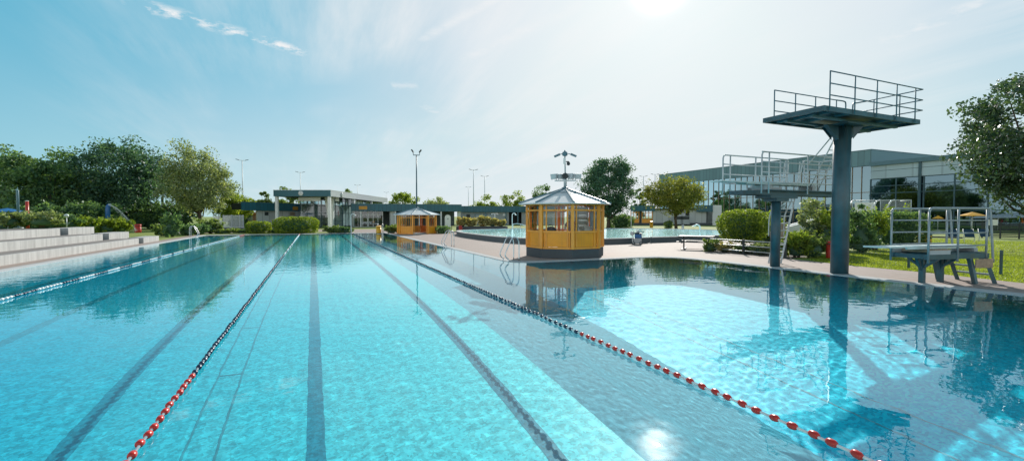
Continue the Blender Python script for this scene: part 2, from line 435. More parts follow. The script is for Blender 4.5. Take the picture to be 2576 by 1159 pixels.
    # aureole of the sun itself
    pos = math_n(nt, 'MAXIMUM', dt.outputs['Value'], 0.0)
    au = math_n(nt, 'ADD', math_n(nt, 'MULTIPLY', math_n(nt, 'POWER', pos, 90.0), .9), math_n(nt, 'MULTIPLY', math_n(nt, 'POWER', pos, 2600.0), 95.0))
    ac = N(nt, 'ShaderNodeCombineColor')
    for i, k in enumerate((1.0,.97,.92)): L(nt, math_n(nt, 'MULTIPLY', au, k), ac.inputs[i])
    c = mix(nt, 1.0, c, ac.outputs[0], 'ADD')
    L(nt, c, bg.inputs[0])
    s = bpy.data.lights.new('sun', 'SUN'); s.energy = 5.0; s.angle = R(.5); s.color = (1.0,.95,.87)
    s.cycles.is_caustics_light = True
    so = bpy.data.objects.new('sun', s); col.objects.link(so); so.location = (30,40,40)
    so.rotation_euler = Vector(sd).to_track_quat('Z', 'Y').to_euler()
build_world()

# ------------------------------------------------------------------ pool outline
XL, XR, YF, Y0 = -9.38, 7.08, 51.4, .25
DX, DY = 14.80, 16.05
POOL = [(XL,Y0),(DX,Y0),(DX,14.5),(14.55,15.35),(13.95,15.9),(13.1,DY),(8.3,DY),(7.65,16.15),(7.25,16.5),(XR,17.1),(XR,YF),(XL,YF)]
def offset(poly, d):
    out = []; n = len(poly)
    for i in range(n):
        p0, p1, p2 = Vector(poly[i-1]), Vector(poly[i]), Vector(poly[(i+1) % n])
        a, b = (p1-p0).normalized(), (p2-p1).normalized()
        na, nb = Vector((a.y,-a.x)), Vector((b.y,-b.x))
        k = (na+nb); k = k / max(.2, k.length_squared) * 2
        q = p1 + k*d; out.append((q.x, q.y))
    return out
def spline(pts, n=6):
    out = []; m = len(pts)
    for i in range(m):
        p0,p1,p2,p3 = [Vector(pts[(i+k-1) % m]) for k in range(4)]
        for j in range(n):
            t = j/n
            q = .5*((2*p1)+(p2-p0)*t+(2*p0-5*p1+4*p2-p3)*t*t+(3*p1-p0-3*p2+p3)*t**3); out.append((q.x,q.y))
    return out
LEIS = spline([(12.85,43.0),(11.95,38.5),(11.75,33.6),(11.95,29.2),(12.9,26.1),(14.8,24.6),(17.5,24.05),(21,24.45),(25.5,24.75),(30,25.5),(34.5,27.6),
        (37.6,31.5),(38.6,36),(37,40.5),(33,44.6),(27.5,47.6),(22,48.6),(17.2,47.3),(14.3,45.4)], 5)

def build_ground():
    g = MB().sheet([(-900,-400),(1600,-400),(1600,1800),(-900,1800)], [offset(POOL,.20)], .014)
    g.build('ground', M['grass'])['kind'] = 'structure'
    outer = [(-10.5,-6),(17.5,-6),(17.4,3),(17.45,5.6),(17.9,7.9),(17.9,10.1),(18.3,12),(18.5,15),(18.6,17.9),(24,19.6),(32,21.5),(41,26),(45,34),(43,44),
             (36,51),(26,54.5),(14,52.5),(9.0,52),(9.0,66),(3.5,66),(3.5,52.1),(-10.5,52.1)]
    d = MB().sheet(outer, [offset(POOL,.30)], .030)
    d.build('deck', M['paver'])['kind'] = 'structure'
    # back paving in front of the entrance building
    MB().sheet([(-14,57.5),(3.5,57.5),(3.5,66),(-10,70)], [], .020).build('path', M['paver'])['kind'] = 'structure'
    # rim: overflow gutter round the pool
    r = MB(); a, b2, c2 = POOL, offset(POOL,.05), offset(POOL,.305); n = len(a)
    for i in range(n):
        j = (i+1) % n
        for (p, zp), (q, zq) in (((a,-.004),(a,.012)), ((a,.012),(b2,.022)), ((b2,.022),(c2,.034))):
            r.add([(*p[i],zp),(*p[j],zp),(*q[j],zq),(*q[i],zq)], [(3,2,1,0)])
    r.build('pool_rim', M['rim'])['kind'] = 'structure'
build_ground()

# ------------------------------------------------------------------ pool basin
def receiver(o):
    o.cycles.is_caustics_receiver = True; return o
ZS, ZD = -1.95, -4.2
X1, X2 = 3.36, 6.85
def build_basin():
    b = MB()
    # the basin widens under the paving, unseen, added so refracted sun reaches the floor
    XC, YC, XD, YD = DX+3.4, DY+3.8, XR+3.4, YF+1.9
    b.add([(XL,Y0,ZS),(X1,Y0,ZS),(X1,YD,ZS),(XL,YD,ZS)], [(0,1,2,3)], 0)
    xs, zs = [X1, 4.35, 4.75, 5.55, X2], [ZS, -2.4, -2.75, -3.25, ZD]
    for i in range(4):
        b.add([(xs[i],Y0,zs[i]),(xs[i+1],Y0,zs[i+1]),(xs[i+1],YD,zs[i+1]),(xs[i],YD,zs[i])], [(0,1,2,3)], 1)
    b.add([(X2,Y0,ZD),(XC,Y0,ZD),(XC,YC,ZD),(X2,YC,ZD)], [(0,1,2,3)], 2)
    b.add([(X2,YC,ZD),(XD,YC,ZD),(XD,YD,ZD),(X2,YD,ZD)], [(0,1,2,3)], 2)
    wl = [(XL,Y0),(XC,Y0),(XC,YC),(XD,YC),(XD,YD),(XL,YD)]
    for i in range(len(wl)):
        p, q = wl[i], wl[(i+1) % len(wl)]
        b.add([(*p,ZD-.2),(*q,ZD-.2),(*q,-.02),(*p,-.02)], [(3,2,1,0)], 3 if (p[0] > 3 and q[0] > 3) else 0)
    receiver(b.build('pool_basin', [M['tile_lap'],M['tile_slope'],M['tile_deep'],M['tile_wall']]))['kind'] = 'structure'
    l = MB()
    for x in (-7.5,-5.0,-2.5,0.0,2.5):
        l.add([(x-.10,2.0,ZS+.004),(x+.10,2.0,ZS+.004),(x+.10,YF-2,ZS+.004),(x-.10,YF-2,ZS+.004)], [(0,1,2,3)])
        l.add([(x-.5,YF-2,ZS+.004),(x+.5,YF-2,ZS+.004),(x+.5,YF-1.75,ZS+.004),(x-.5,YF-1.75,ZS+.004)], [(0,1,2,3)])
    receiver(l.build('lane_marking', M['tile_line']))['kind'] = 'structure'
    g, dj = MB(), MB()
    for x in (-1.34,-1.02):
        g.add([(x-.012,Y0,ZS+.008),(x+.012,Y0,ZS+.008),(x+.012,YF,ZS+.008),(x-.012,YF,ZS+.008)], [(0,1,2,3)])
    for k in range(16):
        y = 2.9 + 2.55*k
        g.add([(-1.325,y,ZS+.008),(-1.035,y,ZS+.008),(-1.035,y+.03,ZS+.008),(-1.325,y+.03,ZS+.008)], [(0,1,2,3)])
    for x in (8.2,8.85):
        dj.add([(x-.02,Y0,ZD+.006),(x+.02,Y0,ZD+.006),(x+.02,DY,ZD+.006),(x-.02,DY,ZD+.006)], [(0,1,2,3)])
    receiver(g.build('floor_joint', M['drain']))['kind'] = 'structure'
    receiver(dj.build('floor_joint', M['tile_slope']))['kind'] = 'structure'
build_basin()

# ------------------------------------------------------------------ water
rng = np.random.default_rng(11)
WV = []
for lo, hi, n, amp in ((.09,.2,34,.0066), (.2,.5,26,.0034), (.5,1.2,14,.0014), (1.5,4.0,10,.0006)):
    for _ in range(n):
        Lw = rng.uniform(lo, hi); a = rng.normal(R(75), R(50)); WV.append((2*math.pi/Lw, a, rng.uniform(0,6.28), amp/math.sqrt(n)*1.4*Lw/(2*math.pi)))
def wave(X, Y, k=1.0, calm=False):
    z = np.zeros_like(X); sp = np.maximum(np.gradient(X, axis=1), np.gradient(Y, axis=0))
    for kk, a, p, am in WV: z += am*np.sin(kk*(X*math.cos(a)+Y*math.sin(a))+p)*np.clip((2*math.pi/kk)/sp/2.2-1, 0, 1)
    if calm:   # flat unseen sheet under the paving, added so sun reaches the floor
        z *= np.clip((DX+.12-X)/.1, 0, 1)*np.where(X > XR+.1, np.clip((DY+.45-Y)/.1, 0, 1), 1)*np.clip((YF+.1-Y)/.1, 0, 1)
    return z*k
def inside(X, Y, poly):
    r = np.zeros(X.shape, bool); n = len(poly)
    for i in range(n):
        (x1,y1),(x2,y2) = poly[i], poly[(i+1) % n]
        c = (y1 > Y) != (y2 > Y)
        if y1 != y2: r ^= c & (X < (x2-x1)*(Y-y1)/(y2-y1)+x1)
    return r
def water(name, xs, ys, poly, z, k, m):
    X, Y = np.meshgrid(xs, ys); V = np.stack([X.ravel(), Y.ravel(), (wave(X,Y,k,z == 0)+z).ravel()], 1)
    nx = len(xs); r, c = np.meshgrid(np.arange(len(ys)-1), np.arange(nx-1), indexing='ij')
    a = (r*nx+c).ravel(); F = np.stack([a,a+1,a+nx+1,a+nx], 1)
    cx = V[F].mean(1); F = F[inside(cx[:,0], cx[:,1], poly)]
    used = np.unique(F); mp = np.zeros(len(V), int); mp[used] = np.arange(len(used))
    o = np_mesh(name, V[used], mp[F], m, smooth=True); o['kind'] = 'structure'
    o.cycles.is_caustics_caster = True
    return o
ys = np.concatenate([np.arange(.2,10,.036), np.arange(10,18,.06), np.arange(18,30,.09), np.arange(30,51.7,.16)])
xs = np.concatenate([np.arange(XL-.1, DX+.15, .045), np.arange(DX+.3, 26, .3)]); ys = np.concatenate([ys, np.arange(52,63,.4)])
water('water', xs, ys, [(XL-.2,0),(27,0),(27,64),(XL-.2,64)], 0.0, 1.0, M['water'])  # grid runs past the outline, added unseen to pass sun to the floor
water('water', np.arange(11.4,39,.16), np.arange(23.7,49.2,.16), offset(LEIS,-.28), .37, 6.0, M['water_rough'])

# ------------------------------------------------------------------ leisure pool wall (raised basin)
def build_leisure():
    t = thing('leisure_pool', 'round leisure pool basin with low dark wall and pale coping behind the large kiosk', 'pool basin')
    o, i = LEIS, offset(LEIS,-.32); n = len(o)
    s = MB()
    for k in range(n):
        j = (k+1) % n
        s.add([(*o[k],0.0),(*o[j],0.0),(*o[j],.36),(*o[k],.36)], [(0,1,2,3)])
        s.add([(*i[k],.05),(*i[j],.05),(*i[j],.36),(*i[k],.36)], [(3,2,1,0)])
    s.build('wall', M['poolwallside'], t)
    c = MB(); oo, ii = offset(LEIS,.025), offset(LEIS,-.345)
    for k in range(n):
        j = (k+1) % n
        c.add([(*oo[k],.362),(*oo[j],.362),(*oo[j],.41),(*oo[k],.41),(*ii[k],.41),(*ii[j],.41),(*ii[j],.362),(*ii[k],.362)], [(0,1,2,3),(3,2,5,4),(4,5,6,7)])
    c.build('coping', M['poolwallcap'], t)
    f = MB().sheet(offset(LEIS,-.3), [], .045); receiver(f.build('floor', M['tile_leisure'], t))
    return t
build_leisure()

# ------------------------------------------------------------------ lane ropes
def lane_rope(x, label, colour, first, spacing=.166, y0=.4):
    t = thing('lane_rope', label, 'lane rope', (x, 0, 0), group='lane ropes stretched along the swimming pool')
    MB().tube([(0,Y0+.02,.032),(0,YF,.032)], .012, 6).build('cable', M['float_white'], t)
    sh = {}
    prof = [(.010,-.040),(.022,-.038),(.030,-.021),(.031,0),(.030,.021),(.022,.038),(.010,.040)]
    def fm(c, nn):
        m = MB(); vs, fs = [], []
        for r, z in prof:
            for k in range(nn):
                a = 2*math.pi*k/nn; vs.append((r*math.cos(a), z, r*math.sin(a)))
        for i in range(len(prof)-1):
            for k in range(nn):
                a, b = i*nn+k, i*nn+(k+1) % nn; fs.append((a,a+nn,b+nn,b))
        fs.append(tuple(range(nn))); fs.append(tuple(range((len(prof)-1)*nn+nn-1,(len(prof)-1)*nn-1,-1)))
        return m.add(vs, fs, 0, True)
    ys_, y = [], y0
    while y < YF-.15: ys_.append(y); y += spacing
    vis = [y for y in ys_ if y > first]
    near, rest = vis[:99], vis[99:]
    for y in near:
        c = colour(y)
        if c not in sh:
            o = fm(c, 12).build('float', M[c], t); sh[c] = o
        else:
            o = sh[c].copy(); col.objects.link(o)
        o.location = (random.uniform(-.007,.007), y+random.uniform(-.018,.018), random.uniform(.030,.038)); o.rotation_euler = (random.uniform(-.14,.14), 0, random.uniform(-.12,.12))
    cs = ['float_red','float_blue','float_white']; m = MB(); base = fm(None, 7)
    for y in rest:
        m.add([(a, b+y, z+.034) for a,b,z in base.v], base.f, cs.index(colour(y)), True)
    o = m.build('float', [M[c] for c in cs], t); o['kind'] = 'stuff'
    return t
lane_rope(3.73, 'lane rope of red then navy floats, nearest to the diving towers', lambda y: 'float_red' if y < 6.0 or y > YF-1.6 else 'float_blue', 1.7)
def mid_c(y):
    if y < 6.1 or y > YF-3.2: return 'float_red'
    if y < 24: return 'float_blue'
    return 'float_white' if int((y-24)/1.25) % 2 == 0 or y > 36 else 'float_blue'
lane_rope(-1.265, 'middle lane rope, red floats in front, navy further on and white at the far end', mid_c, 3.6)
lane_rope(-6.18, 'lane rope with alternating white and navy float sections beside the concrete steps', lambda y: 'float_red' if y > YF-3.5 else ('float_white' if int((y-.4)/1.03) % 2 == 0 or (y > 24 and int(y/.5) % 4) else 'float_blue'), 11.5)

# ------------------------------------------------------------------ pool ladders
def arc_pts(p, n=6):
    """smooth polyline through control points (Catmull-Rom, open)"""
    p = [Vector(q) for q in p]; out = []
    for i in range(len(p)-1):
        a, b, c, d = p[max(i-1,0)], p[i], p[i+1], p[min(i+2,len(p)-1)]
        for j in range(n):
            t = j/n; out.append(.5*((2*b)+(c-a)*t+(2*a-5*b+4*c-d)*t*t+(3*b-a-3*c+d)*t**3))
    return out + [p[-1]]
def pool_ladder(label, loc, rz, rail=.024):
    """+y of the local frame points from the water to the deck"""
    t = thing('pool_ladder', label, 'pool ladder', loc, rz, 'stainless steel ladders at the pool edge')
    for x in (-.27, .27):
        pts = arc_pts([(x,.44,.0),(x,.44,.45),(x,.43,.74),(x,.36,.90),(x,.24,.95),(x,.12,.89),(x,.04,.74),(x,-.12,.40),(x,-.17,.26),(x,-.12,.15),(x,-.02,.06),(x,-.05,-.04),(x,-.06,-.2),(x,-.06,-1.1)], 4)
        MB().tube(pts, rail, 8).build('rail', M['steel'], t)
    for z in (-.3,-.62,-.94):
        MB().box(-.26,.26,-.12,-.04,z-.015,z+.015).build('tread', M['steel'], t)
    return t
l0 = pool_ladder('steel pool ladder on the right pool edge, directly left of the large yellow kiosk', (XR+.1,17.0,.03), R(-90))
dup(l0, (XR+.02,26.0,.03), R(-90), 'steel pool ladder on the paved edge between the two yellow kiosks')
dup(l0, (XL-.02,47.6,.03), R(90), 'steel pool ladder at the far left corner of the pool below dark shrubs')
dup(l0, (6.75,YF+.02,.03), R(0), 'small steel pool ladder at the far edge beside the yellow bin')

# ------------------------------------------------------------------ kiosks
def kiosk(name, label, loc, rz, Rr, th0, z0, door=None, orange=()):
    t = thing(name, label, 'kiosk', loc, rz)
    ang = [R(th0+45*k) for k in range(8)]
    V = lambda k, r, z: Vector((r*math.sin(ang[k % 8]), -r*math.cos(ang[k % 8]), z))
    sill, midr, eave, apex = z0+.74, z0+1.66, z0+1.95, z0+2.66
    if z0 > .1:
        MB().prism([tuple(V(k,Rr+.03,0)[:2]) for k in range(8)], .034, z0).build('plinth', M['plinth'], t, bevel=.015)
    MB().prism([tuple(V(k,Rr-.02,0)[:2]) for k in range(8)], z0+.004 if z0 > .1 else .036, z0+.05).build('floor', M['grey'], t)
    for k in range(8):
        if k in orange: m = M['orange']
        else: m = M['yellow']
        p = V(k,Rr,z0+.012); q = V(k,Rr,eave)
        o = MB(); d = Vector((p.x,p.y,0)).normalized()
        o.bar(p, q, .13, .10, up=d); o.build('post', m, t)
    for k in range(8):
        a, b = V(k,Rr-.03,0), V(k+1,Rr-.03,0); d = (b-a); Ln = d.length; d.normalize(); nrm = Vector((d.y,-d.x,0))
        if nrm.dot(a) < 0: nrm = -nrm
        m = M['orange'] if (k in orange and (k+1) % 8 in orange) else M['yellow']
        mp = M['orange'] if m is M['orange'] else M['yellow_panel']
        fr = MB()
        def rail(z, h, w=.06):
            fr.bar(a+d*.06+Vector((0,0,z)), b-d*.06+Vector((0,0,z)), w, h)
        rail(midr, .065); rail(eave-.035, .07)
        isdoor = door is not None and k == door
        if not isdoor:
            rail(z0+.05, .08); rail(sill, .085, .08)
        us = (.15, .85) if not isdoor else (.10, .90)
        for u in us:
            p = a+d*Ln*u
            fr.bar(p+Vector((0,0,z0+.05)), p+Vector((0,0,midr)), .055, .055, up=nrm)
            fr.bar(p+Vector((0,0,midr)), p+Vector((0,0,eave)), .05, .05, up=nrm)
        fr.build('frame', m, t)
        e = [.05/Ln] + list(us) + [1-.05/Ln]
        if not isdoor:
            pn = MB(); gl = MB()
            for i in range(3):
                u0, u1 = e[i]*Ln+.035, e[i+1]*Ln-.035
                q0, q1 = a+d*u0-nrm*.005, a+d*u1-nrm*.005
                pn.bar(q0+Vector((0,0,(z0+.10+sill-.05)/2)), q1+Vector((0,0,(z0+.10+sill-.05)/2)), .02, sill-.05-z0-.10)
                for za, zb in ((sill+.045, midr-.035), (midr+.035, eave-.075)):
                    gl.add([q0+Vector((0,0,za)), q1+Vector((0,0,za)), q1+Vector((0,0,zb)), q0+Vector((0,0,zb))], [(0,1,2,3)])
            pn.build('panel', mp, t); gl.build('window', M['pane'], t)
    # roof: eight sheets, ridge beams, ring and cap
    Ro = Rr*1.215
    rf = MB()
    for k in range(8):
        a, b = V(k,Ro,eave+.02), V(k+1,Ro,eave+.02); c = V(k+1,.14,apex-.03); e = V(k,.14,apex-.03)
        rf.add([a,b,c,e,a-Vector((0,0,.05)),b-Vector((0,0,.05))], [(0,1,2,3),(4,5,1,0)])
    ro = rf.build('roof', M['white'], t)
    rb = MB()
    for k in range(8):
        rb.bar(V(k,Ro+.01,eave+.045), V(k,.1,apex), .075, .06)
        f = .30; z = apex-.03-(apex-eave)*f+.012
        rb.bar(V(k,Ro*f+.1,z+.035), V(k+1,Ro*f+.1,z+.035), .035, .03)
    rb.build('roof_beam', M['tower_light'], ro)
    MB().lathe([(.17,apex-.03),(.17,apex+.03),(.08,apex+.08),(.02,apex+.09)], 12).build('roof_cap', M['tower_light'], ro)
    return t
KX, KY = 10.55, 18.09
KRZ = -math.atan2(KX, KY)
big = kiosk('supervision_kiosk', 'large octagonal yellow glazed kiosk on a dark stone plinth at the pool corner', (KX,KY,0), KRZ, 1.75, 10, .42, orange=(3,4))
SX, SY = 9.85, 47.2
SRZ = -math.atan2(SX, SY)
small = kiosk('supervision_kiosk', 'small distant octagonal yellow kiosk with open doorway near the far pool corner', (SX,SY,0), SRZ, 2.0, -12, 0.03, door=0, orange=(3,4))
# interior wall screen of the far kiosk door
def at_local(root, v):
    c, s = math.cos(root.rotation_euler.z), math.sin(root.rotation_euler.z)
    return Vector((root.location.x + v[0]*c - v[1]*s, root.location.y + v[0]*s + v[1]*c, v[2]))

def kiosk_goods():
    # things standing inside the large kiosk
    a = KRZ
    t = thing('step_ladder', 'tall aluminium stepladder leaning inside the large yellow kiosk', 'stepladder', at_local(big,(.80,.28,.47)), a+R(6))
    for s in (-1,1):
        MB().bar((s*.24,-.42,.0),(s*.17,.0,1.86),.03,.07).build('rail', M['steel'], t)
        MB().bar((s*.24,.42,.0),(s*.17,.06,1.84),.025,.05).build('back_leg', M['steel'], t)
    for i in range(1,8):
        f = i/8; MB().bar((-.24+.07*f,-.42+.42*f,1.86*f),(.24-.07*f,-.42+.42*f,1.86*f),.07,.03).build('rung', M['steel'], t)
    t = thing('desk', 'grey desk running behind the windows inside the large yellow kiosk', 'desk', at_local(big,(-.35,-.75,.47)), a)
    MB().box(-.8,.75,-.28,.28,.66,.70).build('desktop', M['grey'], t)
    for x in (-.74,.69):
        for y in (-.23,.23): MB().box(x-.02,x+.02,y-.02,y+.02,0,.66).build('leg', M['dark'], t)
    t = thing('bag', 'slumped black holdall lying on the kiosk desk', 'bag', at_local(big,(-.62,-.72,1.17)), a)
    MB().lathe([(.02,0),(.22,.01),(.25,.07),(.18,.15),(.08,.19),(.02,.2)], 12).build('body', M['cloth_dark'], t)
    MB().tube(arc_pts([(-.12,0,.15),(-.07,0,.27),(.05,0,.27),(.1,0,.15)]), .012, 6).build('handle', M['cloth_dark'], t)
    t = thing('storage_box', 'pale plastic storage box beside the stepladder inside the large kiosk', 'box', at_local(big,(1.02,-.42,.47)), a)
    MB().box(-.17,.17,-.14,.14,0,.84).build('body', M['lamp_glass'], t, bevel=.02)
    MB().box(-.18,.18,-.15,.15,.843,.90).build('lid', M['white'], t, bevel=.01)
    t = thing('wall_cabinet', 'pale grey cabinet wall at the back inside the large yellow kiosk', 'cabinet', at_local(big,(.62,.98,.47)), a)
    MB().box(-.55,.45,-.16,.16,0,1.80).build('body', M['white'], t)
    MB().box(-.53,-.06,-.18,-.163,.05,1.75).build('door', M['white'], t); MB().box(-.04,.43,-.18,-.163,.05,1.75).build('door', M['white'], t)
kiosk_goods()

def person():
    """lifeguard sitting at the kiosk desk, cap on, seen from the waist up through the glass"""
    loc = at_local(big,(.28,-.08,.47)); t_rz = KRZ
    o_me = bpy.data.meshes.new('person'); 
    J = {'pel':(0,.05,.55),'wst':(0,.03,.75),'chest':(0,-.02,1.0),'neck':(0,-.05,1.15),'jaw':(0,-.075,1.22),'head':(0,-.08,1.30),'crown':(0,-.07,1.385),
         'shL':(-.17,-.02,1.08),'elL':(-.23,-.18,.86),'wrL':(-.13,-.38,.78),'haL':(-.10,-.46,.765),
         'shR':(.17,-.02,1.08),'elR':(.24,-.16,.86),'wrR':(.14,-.37,.78),'haR':(.11,-.45,.765),
         'hpL':(-.10,.02,.52),'knL':(-.13,-.38,.50),'anL':(-.13,-.36,.10),'toL':(-.13,-.52,.045),
         'hpR':(.10,.02,.52),'knR':(.13,-.38,.50),'anR':(.13,-.36,.10),'toR':(.13,-.52,.045)}
    E = [('pel','wst'),('wst','chest'),('chest','neck'),('neck','jaw'),('jaw','head'),('head','crown'),('chest','shL'),('shL','elL'),('elL','wrL'),('wrL','haL'),
         ('chest','shR'),('shR','elR'),('elR','wrR'),('wrR','haR'),('pel','hpL'),('hpL','knL'),('knL','anL'),('anL','toL'),('pel','hpR'),('hpR','knR'),('knR','anR'),('anR','toR')]
    rad = {'pel':(.15,.11),'wst':(.13,.10),'chest':(.15,.105),'neck':(.05,.05),'jaw':(.062,.07),'head':(.078,.092),'crown':(.055,.06),'sh':(.055,.055),'el':(.042,.042),'wr':(.03,.03),'ha':(.035,.02),'hp':(.08,.08),'kn':(.058,.058),'an':(.04,.04),'to':(.035,.03)}
    ks = list(J); o_me.from_pydata([J[k] for k in ks], [(ks.index(a),ks.index(b)) for a,b in E], [])
    # fingers as short chains rooted in the palms
    o = bpy.data.objects.new('person', o_me); col.objects.link(o)
    sk = o.modifiers.new('skin','SKIN'); o.modifiers.new('sub','SUBSURF').levels = 2; o.modifiers['sub'].render_levels = 2
    for i, k in enumerate(ks):
        r = rad.get(k) or rad[k[:2]]; o_me.skin_vertices[0].data[i].radius = r
    o_me.skin_vertices[0].data[0].use_root = True
    o_me.materials.append(M['skin']); o.location = loc; o.rotation_euler = (0,0,t_rz+R(-25))
    tag(o, 'person in dark cap and mauve shirt sitting inside the large yellow kiosk', 'person')
    for s in (-1,1):
        for i in range(5):
            x = s*(.085+.011*i); ln = (.05,.07,.075,.07,.055)[i]
            if i == 0: pts = [(s*.085,-.44,.768),(s*.06,-.465,.765),(s*.05,-.49,.758)]
            else: pts = [(x,-.48,.768),(x,-.48-ln*.5,.771),(x,-.48-ln,.757)]
            MB().tube(pts, [.009,.0085,.006], 6).build('finger', M['skin'], o)
    sh = MB().lathe([(.125,.60),(.15,.70),(.165,.86),(.175,.98),(.155,1.07),(.085,1.13),(.058,1.16)], 18)
    sh.v = [(x*1.12, y*.80-.0-.03*(z-.6), z) for x,y,z in sh.v]; sh.build('shirt', M['cloth_mauve'], o)
    for s in (-1,1):
        MB().tube([(s*.15,-.02,1.08),(s*.20,-.08,.98),(s*.225,-.14,.91)], [.072,.066,.06], 10).build('sleeve', M['cloth_mauve'], o)
        MB().tube([(s*.09,.04,.53),(s*.115,-.18,.53),(s*.13,-.36,.51)], [.098,.09,.076], 10).build('shorts', M['cloth_dark'], o)
    MB().lathe([(.095,1.325),(.098,1.35),(.085,1.395),(.05,1.42),(.01,1.425)], 14, (0,-.075,0)).build('cap', M['cloth_dark'], o)
    MB().prism([(-.06,-.15),(.06,-.15),(.045,-.235),(-.045,-.235)], 1.333, 1.342).build('cap_peak', M['cloth_dark'], o)
    MB().tube([(0,-.165,1.295),(0,-.182,1.275),(0,-.166,1.265)], [.008,.014,.008], 6).build('nose', M['skin'], o)
    for s in (-1,1):
        MB().lathe([(.002,-.008),(.010,0),(.002,.008)], 8, (s*.031,-.160,1.302)).build('eye', M['dark'], o)
        MB().lathe([(.004,-.028),(.016,0),(.004,.028)], 8, (s*.082,-.07,1.285)).build('ear', M['skin'], o)
    MB().box(-.022,.022,-.163,-.155,1.237,1.243).build('mouth', M['red'], o)
    c = thing('stool', 'dark stool under the seated person inside the large yellow kiosk', 'stool', loc, t_rz)
    MB().lathe([(.17,.40),(.18,.42),(.18,.455),(.16,.465)], 16).build('seat', M['dark'], c)
    for k in range(4):
        a = R(45+90*k); MB().tube([(.12*math.cos(a),.12*math.sin(a),.40),(.2*math.cos(a),.2*math.sin(a),0)], .014, 6).build('leg', M['dark'], c)
person()

def flood(parent_name, c, az, m, w=.28, h=.24, tilt=-12):
    """floodlight housing centred at c facing az"""
    d = Vector((math.sin(az), math.cos(az), math.tan(R(tilt)))).normalized()
    o = MB(); c = Vector(c)
    o.bar(c-d*.09, c+d*.05, w*.9, h*.9); o.bar(c+d*.05, c+d*.09, w, h)
    return o
def kiosk_mast():
    t = thing('equipment_mast', 'mast with floodlights, horn speaker and cameras on the roof apex of the large kiosk', 'mast', (KX,KY,3.10), KRZ)
    MB().tube([(0,0,0),(0,0,.62)], .07, 10).build('lower_pole', M['galv'], t)
    MB().tube([(0,0,.62),(-.02,0,1.5)], .032, 8).build('upper_pole', M['galv'], t)
    MB().bar((-.48,0,.34),(.48,0,.34),.06,.06).build('crossbar', M['galv'], t)
    for x, az in ((-.50,215),(-.20,145),(.24,25),(.56,160)):
        f = flood('f', (x,0,.54), R(az), M['canopy_grey']).build('floodlight', M['galv'], t)
        for q in (-1,1): MB().tube([(x+q*.1,0,.36),(x+q*.12,0,.5)], .014, 5).build('bracket', M['galv'], f)
    h = MB(); v0 = h.lathe([(.05,-.1),(.07,0),(.12,.08),(.14,.12),(.12,.13),(.03,.05)], 14)
    h.v = [(x, -z-.05, y+.54) for x,y,z in h.v]; h.build('horn_speaker', M['dark'], t)
    MB().lathe([(.03,1.44),(.11,1.47),(.13,1.55),(.11,1.63),(.04,1.66),(.03,1.72)], 10, (-.02,0,0)).build('sensor_head', M['tower_light'], t)
    for s in (-1,1):
        MB().bar((s*.12,0,1.56),(s*.27,0,1.53),.03,.03).bar((s*.24,0,1.54),(s*.50,0,1.43),.09,.09).build('camera', M['tower_light'], t)
    MB().box(-.09,.02,-.07,.07,1.10,1.36).build('junction_box', M['lamp_glass'], t)
    MB().lathe([(.02,1.02),(.075,1.06),(.08,1.12),(.05,1.2)], 10, (.14,-.02,0)).bar((0,0,1.2),(.16,-.02,1.2),.04,.04).build('dome_camera', M['dark'], t)
kiosk_mast()

# ------------------------------------------------------------------ railings
def railing(m, pts, heights, r=.024, post_at=None, base=0.0):
    """pts: ground line of the rail (3D); heights: list of bar heights"""
    for h in heights:
        m.tube([Vector(p)+Vector((0,0,h)) for p in pts], r, 8)
    return m

